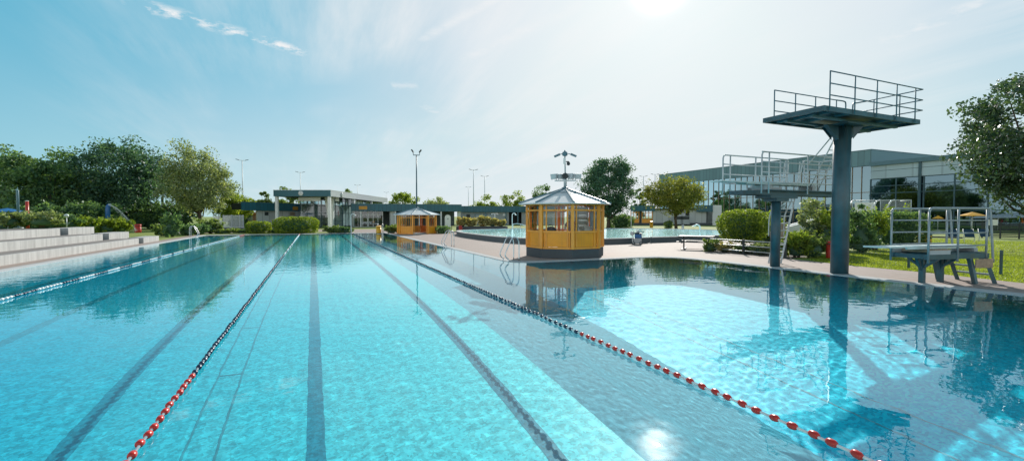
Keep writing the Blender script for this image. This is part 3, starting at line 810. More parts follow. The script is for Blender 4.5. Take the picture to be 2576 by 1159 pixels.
# ------------------------------------------------------------------ 5 m tower
def tower5():
    t = thing('diving_platform', 'tall blue-grey five metre diving platform on a single thick column', 'diving tower', (15.17,8.97,.03))
    MB().tube([(0,0,0),(0,0,4.58)], [.242,.238], 28).build('column', M['tower'], t)
    x0, x1, y0, y1, zt = -2.30, 2.42, -.88, .98, 4.82
    hd = MB()
    for k in range(4):
        a = R(45+90*k)
        c, s = math.cos(a), math.sin(a)
        hd.add([(c*.28,s*.28,4.18),(c*.28,s*.28,4.63),(c*.62,s*.5,4.63),(c*.62,s*.5,4.57)], [(0,1,2,3)])
        hd.add([(c*.28+.02*s,s*.28-.02*c,4.18),(c*.28+.02*s,s*.28-.02*c,4.63),(c*.62+.02*s,s*.5-.02*c,4.63),(c*.62+.02*s,s*.5-.02*c,4.57)], [(3,2,1,0)])
    hd.prism([(-.6,-.5),(.6,-.5),(.6,.5),(-.6,.5)], 4.575, 4.61)
    for s in (-1,1):   # tapered web plates along the deck
        hd.add([(s*.27,-.06,4.15),(s*.27,.06,4.15),(s*.85,.06,4.58),(s*.85,-.06,4.58),(s*.27,-.06,4.60),(s*.27,.06,4.60)], [(0,1,2,3),(0,3,4),(1,5,2),(3,2,5,4)])
    hd.build('column_head', M['tower'], t)
    d = MB()
    d.box(x0+.05,x1-.05,y0+.05,y1-.05,zt-.05,zt)
    d.box(x0,x1,y0,y0+.05,zt-.13,zt+.01); d.box(x0,x1,y1-.05,y1,zt-.13,zt+.01); d.box(x0,x0+.05,y0+.05,y1-.05,zt-.13,zt+.01); d.box(x1-.05,x1,y0+.05,y1-.05,zt-.13,zt+.01)
    dk = d.build('deck', M['tower'], t)
    bm_ = MB()
    for x in (-1.75,-1.05,1.05,1.75): bm_.box(x-.025,x+.025,y0+.06,y1-.06,zt-.12,zt-.055)
    for y in (-.35,.42): bm_.box(x0+.25,x1-.25,y-.05,y+.05,zt-.19,zt-.123)
    bm_.build('beam', M['tower_light'], dk)
    top = .95
    def rail(pts, posts, name='railing', hs=(top,.62,.30)):
        o = MB()
        for h in hs: o.tube([(p[0],p[1],zt+h) for p in pts], .018, 8)
        for p in posts: o.tube([(p[0],p[1],zt-.12),(p[0],p[1],zt+top)], .018, 8)
        return o.build(name, M['rail_blue'], t)
    yn = y0-.03
    rail([(-2.12,yn),(x1+.03,yn),(x1+.03,y1-.1)], [(-2.12,yn),(-1.0,yn),(.05,yn),(1.05,yn),(2.05,yn),(x1+.03,-.3),(x1+.03,.45)])
    yf = y1+.03
    r = MB()
    for h in (top,.62,.30): r.tube([(-1.75,yf,zt+h),(1.35,yf,zt+h)], .018, 8)
    for x in (-1.75,-.75,.25,1.35): r.tube([(x,yf,zt-.12),(x,yf,zt+top)], .018, 8)
    r.tube(arc_pts([(1.35,yf,zt+top),(1.75,yf,zt+top),(1.86,yf,zt+.88),(1.84,yf,zt+.55),(1.74,yf,zt+.30),(1.35,yf,zt+.30)]), .022, 8)
    r.build('railing', M['rail_blue'], t)
    r = MB(); r.tube(arc_pts([(2.2,yf+.28,zt-.3),(2.2,yf,zt+.5),(2.25,yf-.02,zt+.9),(2.42,yf-.05,zt+top),(x1+.03,y1-.3,zt+top)]), .022, 8); r.build('handrail', M['rail_blue'], t)
    # ladder from the lower stand up to this deck
    l = MB()
    for x in (1.62,2.12): l.tube([(x-.2,1.95,2.75),(x-.02,1.08,4.75),(x,1.04,5.5)], .022, 8)
    for k in range(8):
        f = (k+.5)/8; l.tube([(1.62-.2+.18*f,1.95-.87*f,2.75+2.0*f),(2.12-.2+.18*f,1.95-.87*f,2.75+2.0*f)], .016, 6)
    l.tube(arc_pts([(.75,1.75,3.62),(1.0,1.72,3.66),(1.12,1.6,3.85),(1.5,1.08,4.75)]), .022, 8)
    l.build('ladder', M['galv'], t)
tower5()

# ------------------------------------------------------------------ 3 m springboard stand
def tower3():
    t = thing('springboard_tower', 'three metre springboard stand with white board and pale railings on a slim column', 'diving tower', (15.1,11.12,.03))
    MB().tube([(.03,0,0),(.03,0,2.45)], [.16,.155], 24).build('column', M['tower'], t)
    z = 2.66
    d = MB()
    d.box(-1.95,3.3,-.30,-.22,z-.14,z); d.box(-1.95,3.3,.22,.30,z-.14,z); d.box(-1.95,-1.87,-.22,.22,z-.14,z); d.box(3.22,3.3,-.22,.22,z-.14,z)
    d.box(-.9,3.3,-.52,.52,z+.003,z+.04)
    d.box(-.65,.75,-.30,.30,z-.24,z-.143); d.box(-.28,.34,-.26,.26,z-.34,z-.243)
    dk = d.build('deck', M['tower'], t)
    b = MB(); b.prism([(-2.9,-.25),(1.9,-.25),(1.9,.25),(-2.9,.25)], 2.93, 2.965)
    b.box(-1.7,1.85,-.24,-.18,2.885,2.928); b.box(-1.7,1.85,.18,.24,2.885,2.928); b.build('springboard', M['board'], t)
    f = MB(); f.bar((-.75,-.34,2.79),(-.75,.34,2.79),.22,.17); f.box(-1.0,-.2,-.38,-.32,2.70,2.80); f.box(-1.0,-.2,.32,.38,2.70,2.80); f.build('fulcrum', M['canopy_grey'], t)
    MB().box(1.6,1.8,-.26,.26,2.703,2.925).build('board_anchor', M['canopy_grey'], t)
    top = 1.27
    def loop(y, x0, x1, end):
        r = MB(); zz = z-.1
        for x in (x0,x0+.35,(x0+x1)/2,x1-.3,x1):
            r.tube([(x,y,zz),(x,y,z+top if x > x0 else z+top-.1)], .024, 8)
        r.tube(arc_pts([(x0,y,z+top-.12),(x0+.04,y,z+top-.03),(x0+.14,y,z+top),(x0+.4,y,z+top),(x1,y,z+top)]), .024, 8)
        for h in (.95,.60,.28): r.tube([(x0,y,z+h),(x1,y,z+h)], .021, 8)
        if end: r.tube(arc_pts([(x1,y,z+top),(x1+.12,y,z+top-.06),(x1+.10,y,z+.7),(x1-.02,y,z+.05)]), .024, 8)
        r.build('railing', M['galv'], t)
    loop(-.56, -1.45, 3.2, False); loop(.56, -1.95, 1.3, True)
    r = MB(); y = .56
    r.tube(arc_pts([(2.0,y,z+.05),(2.1,y,z+.6),(2.25,y,z+1.15),(2.4,y,z+top),(2.7,y,z+top),(3.25,y,z+top),(3.3,.3,z+top),(3.3,-.5,z+top)]), .024, 8)
    for h in (.95,.60): r.tube([(2.32,y,z+h),(3.28,y,z+h),(3.3,-.5,z+h)], .021, 8)
    for x in (2.35,3.25): r.tube([(x,y,z-.1),(x,y,z+top)], .024, 8)
    r.build('railing', M['galv'], t)
    # access ladder on the far side
    u = Vector((.80,-.60,0)); c0, c1 = Vector((1.02,.74,0)), Vector((1.74,.70,2.72))
    l = MB()
    for q in (-.21,.21):
        l.bar(c0+u*q, c1+u*q, .04, .09, up=(.6,.8,0))
        o = u*q*1.25; l.tube(arc_pts([c0.lerp(c1,.38)+o+Vector((-.1,.10,0)), c0.lerp(c1,.6)+o+Vector((-.16,.16,.15)), c0.lerp(c1,.72)+o+Vector((-.05,.1,.30)), c1+o+Vector((0,0,.4)), c1+o+Vector((.05,-.05,1.15))]), .02, 8)
    lo = l.build('ladder', M['galv'], t)
    for k in range(10):
        c = c0.lerp(c1, (k+.6)/10); MB().bar(c-u*.19, c+u*.19, .11, .03).build('tread', M['galv'], lo)
    for f in (.40,.51): c = c0.lerp(c1, f); MB().bar(c-u*.24+Vector((-.08,.1,0)), c+u*.24+Vector((-.08,.1,0)), .03, .24).build('ladder_guard', M['wood'], lo)
tower3()

# ------------------------------------------------------------------ 1 m springboard stand
def stand1():
    t = thing('springboard_stand', 'low one metre springboard stand with railings on Y-shaped legs at the pool edge', 'diving board', (14.80,6.84,.03), R(-10))
    z = .80
    d = MB()
    for y in (-.42,.42): d.box(-.24,1.95,y-.04,y+.04,z-.13,z)
    for x in (-.18,.3,.8,1.45,1.9): d.box(x-.03,x+.03,-.38,.38,z-.12,z-.01)
    d.box(.5,1.95,-.38,.38,z+.002,z+.03)
    d.build('deck', M['tower'], t)
    b = MB(); b.prism([(-1.48,-.24),(1.9,-.24),(1.9,.24),(-1.48,.24)], .975, 1.01)
    b.box(-.6,1.85,-.23,-.18,.93,.973); b.box(-.6,1.85,.18,.23,.93,.973); b.build('springboard', M['board'], t)
    f = MB(); f.box(.10,.62,-.40,.40,z+.033,.925); f.build('fulcrum', M['wood'], t)
    for y in (-.46,.43): MB().box(-.2,.55,y,y+.03,z,z+.10).build('side_plate', M['canopy_grey'], t)
    MB().box(1.72,1.86,-.26,.26,z+.034,.93).build('board_anchor', M['canopy_grey'], t)
    for x in (.26,.92):
        y = 0.0
        l = MB(); l.box(x-.055,x+.055,y-.055,y+.055,0,.48)
        l.bar((x,y,.30),(x-.20,y,z-.125),.07,.07); l.bar((x,y,.30),(x+.20,y,z-.125),.07,.07)
        l.bar((x,y,.40),(x,y-.38,z-.125),.06,.06); l.bar((x,y,.40),(x,y+.38,z-.125),.06,.06)
        l.box(x-.045,x+.045,y-.045,y+.045,.48,z-.13); l.build('leg', M['tower'], t)
    for y in (-.42,.42):
        l = MB(); l.bar((1.30,y,z-.13),(1.36,y-.10,0),.09,.09); l.build('leg', M['tower'], t)
        l = MB(); l.bar((1.88,y,z-.13),(1.98,y-.16,0),.09,.09); l.bar((1.72,y,z-.13),(1.86,y-.04,.42),.07,.07); l.build('leg', M['tower'], t)
    for zz, x in ((.22,2.07),(.42,2.00)): MB().box(x-.08,x+.10,-.42,.36,zz-.02,zz+.02).build('step', M['galv_dark'], t)
    MB().box(1.36,1.98,-.53,-.505,.42,.66).build('side_panel', M['wood'], t)
    top = 1.20
    for y in (-.46,.46):
        r = MB(); x0, x1 = -.22, 1.88
        r.tube([(x0,y,z-.22),(x0,y,z+top-.1)], .026, 8)
        r.tube(arc_pts([(x0,y,z+top-.1),(x0+.03,y,z+top-.03),(x0+.12,y,z+top),(x0+.4,y,z+top),(x1-.1,y,z+top),(x1+.02,y,z+top-.03),(x1+.08,y,z+top-.2),(x1+.22,y,z-.25)]), .028, 8)
        for x in (.8,x1-.05): r.tube([(x,y,z-.2),(x,y,z+top)], .026, 8)
        for h in (.88,.55,.22): r.tube([(x0,y,z+h),(x1-.05,y,z+h)], .019, 8)
        r.build('railing', M['galv_dark'], t)
stand1()

# ------------------------------------------------------------------ concrete terrace steps on the left
def steps():
    t = thing('terrace_steps', 'three tiers of pale board-marked concrete seating steps along the left pool edge', 'seating steps', (-10.35,0,.0))
    xs = [0,-1.15,-2.3]; hs = [.40,.78,1.16]; ends = [36.6,34.6,32.6]
    for i in range(3):
        x = xs[i]; zb = (.0 if i == 0 else hs[i-1]) ; xb = xs[i+1] if i < 2 else -4.25
        a = MB(); a.box(x-.12,x,-5,ends[i],.0 if i == 0 else hs[i-1]-.06,hs[i]); a.build('riser', M['concrete'], t)
        c = MB(); c.box(xb-(.0 if i < 2 else 0),x-.123,-5,ends[i],hs[i]-.08,hs[i]-.006); c.build('tread', M['stepcap'], t)
        e0, e1 = ends[i]+.9, ends[i]+4.2
        b = MB(); b.box(x-.85,x+.0,e0,e1,.0,hs[i]-.004); b.build('end_block', M['concrete'], t)
        b = MB(); b.box(x-.85,x-.35,ends[i]+.004,e0-.004,.0,hs[i]-.10); b.build('recess', M['dark'], t)
steps()
def bank():
    """planted earth bank behind the steps, falling away to the far left corner"""
    nx, ny = 30, 46; xs = np.linspace(-14.5,-60,nx); ysb = np.linspace(-6,75,ny)
    X, Y = np.meshgrid(xs, ysb)
    f = np.clip((40-Y)/8, 0, 1); g = np.clip((X+62)/6, 0, 1)
    Zb = 1.16*f*f*(3-2*f) - .03 + .12*np.sin(X*.5)*np.sin(Y*.4)*f
    V = np.stack([X.ravel(), Y.ravel(), Zb.ravel()], 1); r, c = np.meshgrid(np.arange(ny-1), np.arange(nx-1), indexing='ij')
    a = (r*nx+c).ravel(); o = np_mesh('bank', V, np.stack([a,a+nx,a+nx+1,a+1],1), M['grass'], smooth=True); o['kind'] = 'structure'
bank()

# ------------------------------------------------------------------ buildings at the far end
def facade(name, label, cat, A, B, z=0.0):
    A, B = Vector(A), Vector(B); d = B-A
    t = thing(name, label, cat, (A.x, A.y, z), math.atan2(d.y, d.x)); return t, d.length

def low_roof(t, Ln, deep, zb=2.68, zt=3.84, over=.35):
    r = MB(); r.box(-.02, Ln+.02, -over, deep, zb+.12, zt-.12); ro = r.build('roof', M['dark'], t)
    f = MB(); f.box(-.05, Ln+.05, -over-.06, -over-.003, zb, zt); f.box(Ln+.023, Ln+.08, -over, deep, zb, zt); f.build('fascia', M['fascia'], ro)
    c = MB(); c.box(-.08, Ln+.1, -over-.10, -over+.2, zt+.003, zt+.07); c.build('roof_edge', M['tower_light'], ro)
    return ro

def left_wing():
    t, Ln = facade('changing_block', 'low wing with white panel wall and teal fascia left of the pavilion', 'building', P(603,66), P(822,82))
    low_roof(t, Ln, 1.6)
    MB().box(2.9, Ln, 0, .25, .0, 2.70).build('wall', M['wall_panel'], t)
    MB().box(4.2,4.9,-.02,-.003,1.95,2.5).build('vent', M['dark'], t)
    MB().box(2.9, Ln, -.05, -.003, 0, .35).build('wall_base', M['plinth'], t)
    for x, w_, z, h, m in ((9.2,1.05,2.86,.55,'sign'), (9.0,.9,1.95,.5,'wood'), (12.5,.55,2.86,.5,'orange')):
        y = -.43 if z > 2.7 else -.04
        MB().box(x, x+w_, y-.02, y+.013, z, z+h).build('sign_panel', M[m], t)
left_wing()

def entrance():
    CL, CR, S = Vector(P(690,66)), Vector(P(832,66)), Vector(P(1007,96))
    v = (CR-CL); Wd = v.length; t = thing('entrance_hall', 'tall entrance pavilion with overhanging flat roof, white columns and two round clocks', 'building', (CL.x,CL.y,0), math.atan2(v.y,v.x))
    Ld = (S-CR).length
    zb, zt = 4.70, 5.58
    ro = MB().box(.06,Wd-.06,.06,Ld,zb+.05,zt-.02).build('roof', M['interior'], t)
    MB().box(-.03,Wd+.03,-.06,.057,zb,zt).build('fascia', M['canopy_teal'], ro)
    for q in (Wd-.057,-.03): MB().box(q,q+.087,.06,Ld+.03,zb,zt).build('fascia', M['canopy_grey'], ro)
    MB().box(-.06,Wd+.06,-.09,Ld+.06,zt+.003,zt+.06).build('roof_edge', M['white'], ro)
    for x, y in ((.25,.35),(Wd-.3,.35),(Wd-.3,10.5),(Wd-.3,20),(.25,12)):
        MB().box(x-.19,x+.19,y-.19,y+.19,0,zb+.04).build('column', M['white'], t)
    # glazed hall under the roof
    fr, gl = MB(), MB()
    def glaze(p, q, z0, z1, nm, zs):
        p, q = Vector((*p,0)), Vector((*q,0)); d = q-p
        gl.add([p+Vector((0,0,z0)), q+Vector((0,0,z0)), q+Vector((0,0,z1)), p+Vector((0,0,z1))], [(0,1,2,3)])
        for i in range(nm+1):
            c = p+d*(i/nm); fr.bar(c+Vector((0,0,z0)), c+Vector((0,0,z1)), .07, .10, up=d)
        for z in zs: fr.bar(p+Vector((0,0,z)), q+Vector((0,0,z)), .09, .07)
    x0, x1 = .5, Wd-.9
    glaze((x1,7),(x1,Ld-.6),0,zb,16,(.05,2.3,3.55,zb-.05))
    glaze((x0,7),(x0,Ld-.6),3.9,zb,16,(3.92,zb-.05))
    glaze((x0,7),(x1,7),0,zb,6,(.05,1.1,2.3,3.5,zb-.05))
    glaze((x0,Ld-.6),(x1,Ld-.6),0,zb,6,(.05,2.3,zb-.05))
    gl.build('window', M['entrance_glass'], t); fr.build('window_frame', M['tower'], t)
    w = MB(); w.box(x0+.1,x0+.3,7.1,Ld-.7,0,3.8); w.add([(x1-2.6,8.0,.0),(x1-.4,8.4,0),(x1-.4,8.4,3.4),(x1-2.6,8.0,2.2)], [(0,1,2,3)]); w.build('inner_wall', M['white'], t)
    MB().box(x0+.3,x1,7.1,Ld-.7,.01,.05).build('hall_floor', M['grey'], t)
    o = MB(); o.add([(Wd-1.9,4.2,0),(Wd-1.35,4.2,0),(Wd-1.2,4.2,zb+.05),(Wd-2.6,4.2,zb+.05),(Wd-1.9,4.6,0),(Wd-1.35,4.6,0),(Wd-1.2,4.6,zb+.05),(Wd-2.6,4.6,zb+.05)], [(0,1,2,3),(7,6,5,4),(0,4,5,1),(1,5,6,2),(3,2,6,7),(4,0,3,7)])
    o.build('tapered_pier', M['white'], t)
    # hanging info panels under the roof
    MB().box(2.6,5.9,2.0,2.06,zb-.62,zb-.02).build('hanging_panel', M['white'], t)
    MB().box(Wd-.85,Wd-.3,4.0,4.05,zb-.6,zb-.02).build('hanging_panel', M['white'], t)
    def clock(c, nrm_y):
        k = MB(); pr = [(.36,-.03),(.36,.04),(.32,.05)]
        k.lathe(pr, 24); f = MB().lathe([(.315,.052),(.31,.056)], 24); h = MB()
        h.box(-.012,.012,-.02,.24,.06,.068); h.box(-.02,.17,-.014,.014,.070,.078)
        for i in range(12):
            a = R(30*i); h.bar((.25*math.sin(a),.25*math.cos(a),.063),(.29*math.sin(a),.29*math.cos(a),.063),.02,.01)
        for m in (k,f,h):
            if nrm_y: m.v = [(c[0]+x, c[1]-z, c[2]+y) for x,y,z in m.v]
            else: m.v = [(c[0]+z, c[1]+x, c[2]+y) for x,y,z in m.v]
        ko = k.build('clock', M['galv'], t); f.build('dial', M['lamp_glass'], ko); h.build('hands', M['dark'], ko)
    clock((3.95,-.10,5.14), True); clock((Wd+.08,4.3,5.14), False)
    for i, z in enumerate((2.9,)):
        pass
entrance()

def right_wing():
    t, Ln = facade('changing_block', 'long low wing with teal fascia over glass doors, behind the small kiosk', 'building', P(884,75.5), P(1159,81))
    low_roof(t, Ln, 9)
    MB().box(1.2,2.5,-.44,-.42,2.95,3.5).build('sign_panel', M['sign'], t)
    k = Ln/275.
    fr, gl = MB(), MB()
    for a, b in ((4,38),(40,75)):
        gl.add([(a*k,.4,.05),(b*k,.4,.05),(b*k,.4,2.65),(a*k,.4,2.65)], [(0,1,2,3)])
        n = 3
        for i in range(n+1):
            x = (a+(b-a)*i/n)*k; fr.box(x-.04,x+.04,.35,.45,0,2.66)
        fr.box(a*k+.05,b*k-.05,.36,.44,.02,.10); fr.box(a*k+.05,b*k-.05,.36,.44,2.05,2.12)
    gl.build('window', M['entrance_glass'], t); fr.build('window_frame', M['white'], t)
    MB().box(92*k,106*k,.1,.4,0,2.7).build('wall', M['wall_panel'], t); MB().box(Ln-.6,Ln,.1,.4,0,2.7).build('wall', M['wall_panel'], t)
    MB().box(.0,Ln,6.5,6.7,0,2.75).build('back_wall', M['interior'], t)
    for x in (22,106,165,222):
        MB().box(x*k-.11,x*k+.11,-.25,-.03,0,2.72).build('column', M['white'], t)
    for x in (95.5,100):
        MB().lathe([(.02,-.03),(.11,0),(.02,.03)], 10, (x*k,.04,1.95)).build('wall_lamp', M['lamp_glass'], t)
    # stored furniture and plants read as dark shapes behind the doors
    MB().box(78*k,90*k,2.4,3.2,.05,1.0).build('counter', M['dark'], t)
    t2, L2 = facade('changing_block', 'low wing with grey lockers, dark recess and teal fascia behind the leisure pool', 'building', P(1159.5,93), P(1420,96))
    low_roof(t2, L2, 8)
    k = L2/260.
    w = MB(); w.box(0,13*k,.1,.35,0,2.7); w.box(22*k,118*k,.1,.35,0,2.7); w.box(13*k,22*k,.1,.35,2.2,2.7); w.box(150*k,L2,.1,.35,0,2.7); w.build('wall', M['grey'], t2)
    MB().box(0,L2,5,5.2,0,2.75).build('back_wall', M['dark'], t2)
    MB().box(13.5*k,21.5*k,.40,.45,.0,2.15).build('door', M['dark'], t2)
    lk = MB(); 
    for i in range(10):
        for j in range(2): lk.box((36+i*4.7)*k,(36+i*4.7+4.4)*k,-.02,.096,.25+j*.95,.25+j*.95+.9)
    lk.build('locker', M['canopy_grey'], t2)
    MB().box(33*k,85*k,.0,.097,2.06,2.3).build('locker_panel', M['tower_light'], t2)
    for x in (60,110,140): MB().box(x*k-.1,x*k+.1,-.28,-.08,0,2.72).build('column', M['tower_light'], t2)
    MB().box(103*k,110*k,-.06,.09,1.9,2.35).build('sign_panel', M['white'], t2)
right_wing()

def cabin():
    a = P(1126,78); t = thing('portable_cabin', 'white arched cabin door standing in front of a dark opening right of the small kiosk', 'cabin', (*a,0), -math.atan2(*a))
    pr = [(-.5,0),(.5,0),(.5,1.7),(.42,1.9),(.22,2.03),(0,2.08),(-.22,2.03),(-.42,1.9),(-.5,1.7)]
    o = MB(); n = len(pr); o.add([(x,0,z) for x,z in pr]+[(x,.9,z) for x,z in pr], [tuple(range(n))[::1], tuple(range(2*n-1,n-1,-1))]+[(i,n+i,n+(i+1)%n,(i+1)%n) for i in range(n)])
    o.build('body', M['white'], t)
    o = MB(); q = [(x*.8,z*.93+.03) for x,z in pr]; o.add([(x,-.012,z) for x,z in q], [tuple(range(n))]); d = o.build('door', M['lamp_glass'], t)
    MB().lathe([(.14,0),(.13,.01)], 14).build('badge', M['grey'], d).location = (.02,-.02,1.4)
    bpy.data.objects[d.name].children[0].rotation_euler = (R(90),0,0)
cabin()

def red_house():
    t, Ln = facade('gatehouse', 'small reddish slatted gatehouse left of the white panelled wing', 'building', P(608,77), P(646,77))
    w = MB(); w.box(0,Ln,0,3,0,2.2)
    w.build('wall', M['brick'], t)
    MB().box(-.2,Ln+.1,-.3,3.1,2.203,2.5).build('roof', M['brick'], t)
    s = MB()
    for i in range(7): s.box(.05,Ln-.05,-.04,-.003,.2+.28*i,.28+.28*i)
    s.build('slat', M['grey'], t)
    MB().box(.6,1.9,-.07,-.043,1.1,1.9).build('window', M['lamp_glass'], t)
red_house()

def gate_fence():
    t, Ln = facade('entrance_fence', 'grey bar fence with pale panels on a low wall left of the pool end', 'fence', P(536,60), P(612,60))
    k = Ln/76.
    b = MB()
    for i in range(70):
        x = Ln*(i+.5)/70
        if x > 26*k: b.box(x-.012,x+.012,-.012,.012,.32,1.95)
    b.box(26*k,Ln,-.02,.02,1.90,1.94); b.box(26*k,Ln,-.02,.02,.40,.44); b.build('bars', M['galv'], t)
    MB().box(0,14*k,-.03,.03,.30,1.85).box(15*k,26*k,-.03,.03,.30,1.25).build('panel', M['white'], t)
    for x in (14.5*k,26*k,47*k,68*k,Ln): MB().box(x-.06,x+.06,-.06,.06,.0,2.0).build('post', M['canopy_grey'], t)
    t, Ln = facade('planter_wall', 'dark low retaining wall below the bar fence at the far left pool corner', 'wall', P(556,57), P(690,57))
    MB().box(0,Ln,0,.3,0,.36).build('wall', M['plinth'], t); MB().box(-.02,Ln+.02,-.03,.33,.363,.42).build('coping', M['grey'], t)
gate_fence()

# ------------------------------------------------------------------ indoor pool hall on the right
def hall():
    X = 80.0
    t = thing('swimming_hall', 'large indoor pool hall with blue-grey seamed roof band and tall glazed front behind the towers', 'building', (X,43,0))
    y0, y1, zt, zf, dp = 0.0, 47.5, 12.2, 9.75, 30.0
    ro = MB().box(.06,dp,y0,y1,zf+.1,zt-.02).build('roof', M['interior'], t)
    f = MB(); f.box(-.06,.057,y0-.05,y1,zf,zt); f.box(.06,dp,y0-.06,y0-.003,zf-1.5,zt); f.build('fascia', M['hall_seam'], ro)
    MB().box(-.12,dp,y0-.12,y1+.05,zt+.003,zt+.10).build('roof_edge', M['tower_light'], ro)
    gl = MB()
    for x in (.3, dp-.5): gl.add([(x,y0,0),(x,y1,0),(x,y1,zf+.1),(x,y0,zf+.1)], [(0,1,2,3)])
    gl.add([(.3,y1,0),(dp-.5,y1,0),(dp-.5,y1,zf+.1),(.3,y1,zf+.1)], [(0,1,2,3)])
    gl.build('window', M['hall_glass'], t)
    mu = MB(); n = 34
    for i in range(n+1):
        y = y0+(y1-y0)*i/n; mu.box(.20,.30,y-.04,y+.04,0,zf+.1)
    for z in (2.6,5.6): mu.box(.20,.29,y0,y1,z-.05,z+.05)
    mu.build('mullion', M['wood'], t)
    mu = MB()
    for i in range(13):
        y = y0+(y1-y0)*i/12; mu.box(dp-.5,dp-.2,y-.15,y+.15,0,zf+.1)
    mu.box(dp-.5,dp-.3,y0,y1,0,2.2); mu.build('back_frame', M['dark'], t)
    for i in range(6):
        y = y0+4+(y1-y0-6)*i/5.; MB().box(5.6,6.4,y-.4,y+.4,0,zf+.1).build('column', M['grey'], t)
    MB().box(.5,dp,y0,y1,.0,.10).build('hall_floor', M['interior'], t)
    MB().box(-.02,.17,y0,y1,0,.9).build('base_wall', M['dark'], t)
    t = thing('hall_wing', 'lower hall wing with pale panel band over dark reflecting glass, right of the tall column', 'building', (X,0,0))
    y0, y1, zt = -20.0, 42.9, 10.2
    MB().box(.3,25,y0,y1,7.6,zt-.6).build('roof', M['interior'], t)
    MB().box(-.05,.297,y0,y1,7.62,zt-.60).build('panel_band', M['hall_white'], t)
    MB().box(-.45,.6,y0,y1+.1,zt-.597,zt).build('roof_edge', M['tower_light'], t)
    s = MB(); s.box(-.06,-.053,y0,y1,8.78,8.84); s.build('panel_joint', M['tower'], t)
    MB().add([(.1,y0,0),(.1,y1,0),(.1,y1,7.6),(.1,y0,7.6)], [(0,1,2,3)]).build('window', M['wing_glass'], t)
    MB().add([(6,y0,0),(6,y1,0),(6,y1,7.6),(6,y0,7.6)], [(0,1,2,3)]).build('back_wall', M['dark'], t)
    fr = MB(); y = 43.0
    while y > y0:
        fr.box(.0,.096,y-.07,y+.07,0,7.6); y -= 3.4
    for z in (5.35,6.45,2.6): fr.box(.02,.094,y0,y1,z-.06,z+.06)
    fr.box(.02,.094,y0,y1,7.5,7.615)
    fr.build('window_frame', M['tower'], t)
    for y in (36.6,16.2): MB().box(-.25,-.07,y-.16,y+.16,0,zt-.6).build('pilaster', M['tower'], t)
hall()

def white_block():
    t, Ln = facade('service_block', 'low white-walled service block with teal fascia and yellow-framed windows behind the lime tree', 'building', P(1585,93), P(1813,90))
    k = Ln/228.
    w = MB(); w.box(58*k,140*k,0,.3,0,3.1); w.box(150*k,192*k,0,.3,0,3.1); w.box(60*k,Ln,2.8,3.0,0,3.2); w.build('wall', M['wall_panel'], t)
    MB().box(206*k,Ln,-.3,.2,0,4.0).build('end_wall', M['white'], t)
    MB().box(0,205.6*k,-.5,3.2,3.203,3.4).build('roof', M['dark'], t)
    MB().box(0,62*k,-.62,-.503,2.85,4.0).build('fascia', M['fascia'], t); MB().box(166*k,205.6*k,-.62,-.503,2.7,4.0).build('fascia', M['fascia'], t)
    MB().box(0,205*k,-.4,-.1,0,.5).build('wall_base', M['plinth'], t)
    fr, gl = MB(), MB()
    for a, b in ((1,22),(30,56)):
        fr.box(a*k,b*k,-.05,.05,.5,1.25); n = 3
        for i in range(n+1):
            x = (a+(b-a)*i/n)*k; fr.box(x-.07,x+.07,-.06,.06,1.253,3.1)
        fr.box(a*k+.08,b*k-.08,-.05,.05,2.5,2.62)
        gl.add([(a*k,0,1.25),(b*k,0,1.25),(b*k,0,3.1),(a*k,0,3.1)], [(0,1,2,3)])
    fr.build('window_frame', M['yellow'], t); gl.build('window', M['entrance_glass'], t)
    MB().box(23*k,29*k,-.02,.1,.5,3.1).build('door', M['dark'], t)
    MB().box(0,60*k,2.8,2.9,.5,1.4).build('back_wall', M['white'], t)
    MB().box(192.3*k,194*k,-.1,.2,0,3.0).build('downpipe', M['dark'], t)
    for i, (x, s) in enumerate(((118,'left'),(135,'right'))):
        b = thing('ventilation_unit', f'dark boxy ventilation unit by the white block, {s} one of two', 'ventilation unit', tuple(t.matrix_basis @ Vector((x*k,-1.2,0))), t.rotation_euler.z)
        MB().box(-.9,.9,-.4,.4,.25,1.9).build('body', M['canopy_grey'], b); MB().box(-.8,.8,-.44,-.403,1.2,1.8).build('grille', M['dark'], b)
        for q in (-.7,.7): MB().box(q-.06,q+.06,-.35,.35,0,.247).build('foot', M['dark'], b)
white_block()

# ------------------------------------------------------------------ vegetation
def leaf_mesh(name, C, size, rs, mat_, parent, up=.25, aspect=.55):
    n = len(C); U = rs.normal(size=(n,3)); U /= np.linalg.norm(U, axis=1)[:,None]
    Wv = rs.normal(size=(n,3)); Wv[:,2] += up*3; V = np.cross(U, Wv); V /= np.linalg.norm(V, axis=1)[:,None]+1e-9
    s = (size*rs.uniform(.45,1.5,n))[:,None]
    Q = np.stack([C+U*s, C+V*s*aspect, C-U*s, C-V*s*aspect], 1).reshape(-1,3)
    return np_mesh(name, Q, np.arange(4*n).reshape(-1,4), mat_, parent)

def crown_points(rs, c, r, nclump, nleaf, cr, hollow=.45, lump=.22, zmin=None):
    D = rs.normal(size=(nclump,3)); D /= np.linalg.norm(D, axis=1)[:,None]
    f = rs.uniform(hollow, 1.0, nclump)**.7
    ph = rs.uniform(0,6.28,6)
    l = 1 + lump*(np.sin(3*np.arctan2(D[:,1],D[:,0])+ph[0])*.6+np.sin(4*D[:,2]+ph[1])*.5+np.sin(5*D[:,0]+ph[2])*.4)
    K = D*(f*l)[:,None]*np.array(r)
    idx = rs.integers(0, nclump, nleaf); rad = cr*rs.uniform(.5,1.3,nclump)
    O = rs.normal(size=(nleaf,3)); O /= np.linalg.norm(O, axis=1)[:,None]; O *= (rs.uniform(0,1,nleaf)**(1/2.2))[:,None]
    O[:,2] *= .75
    Pt = K[idx] + O*rad[idx][:,None] + np.array(c)
    if zmin is not None: Pt = Pt[Pt[:,2] > zmin]
    return Pt, K + np.array(c)

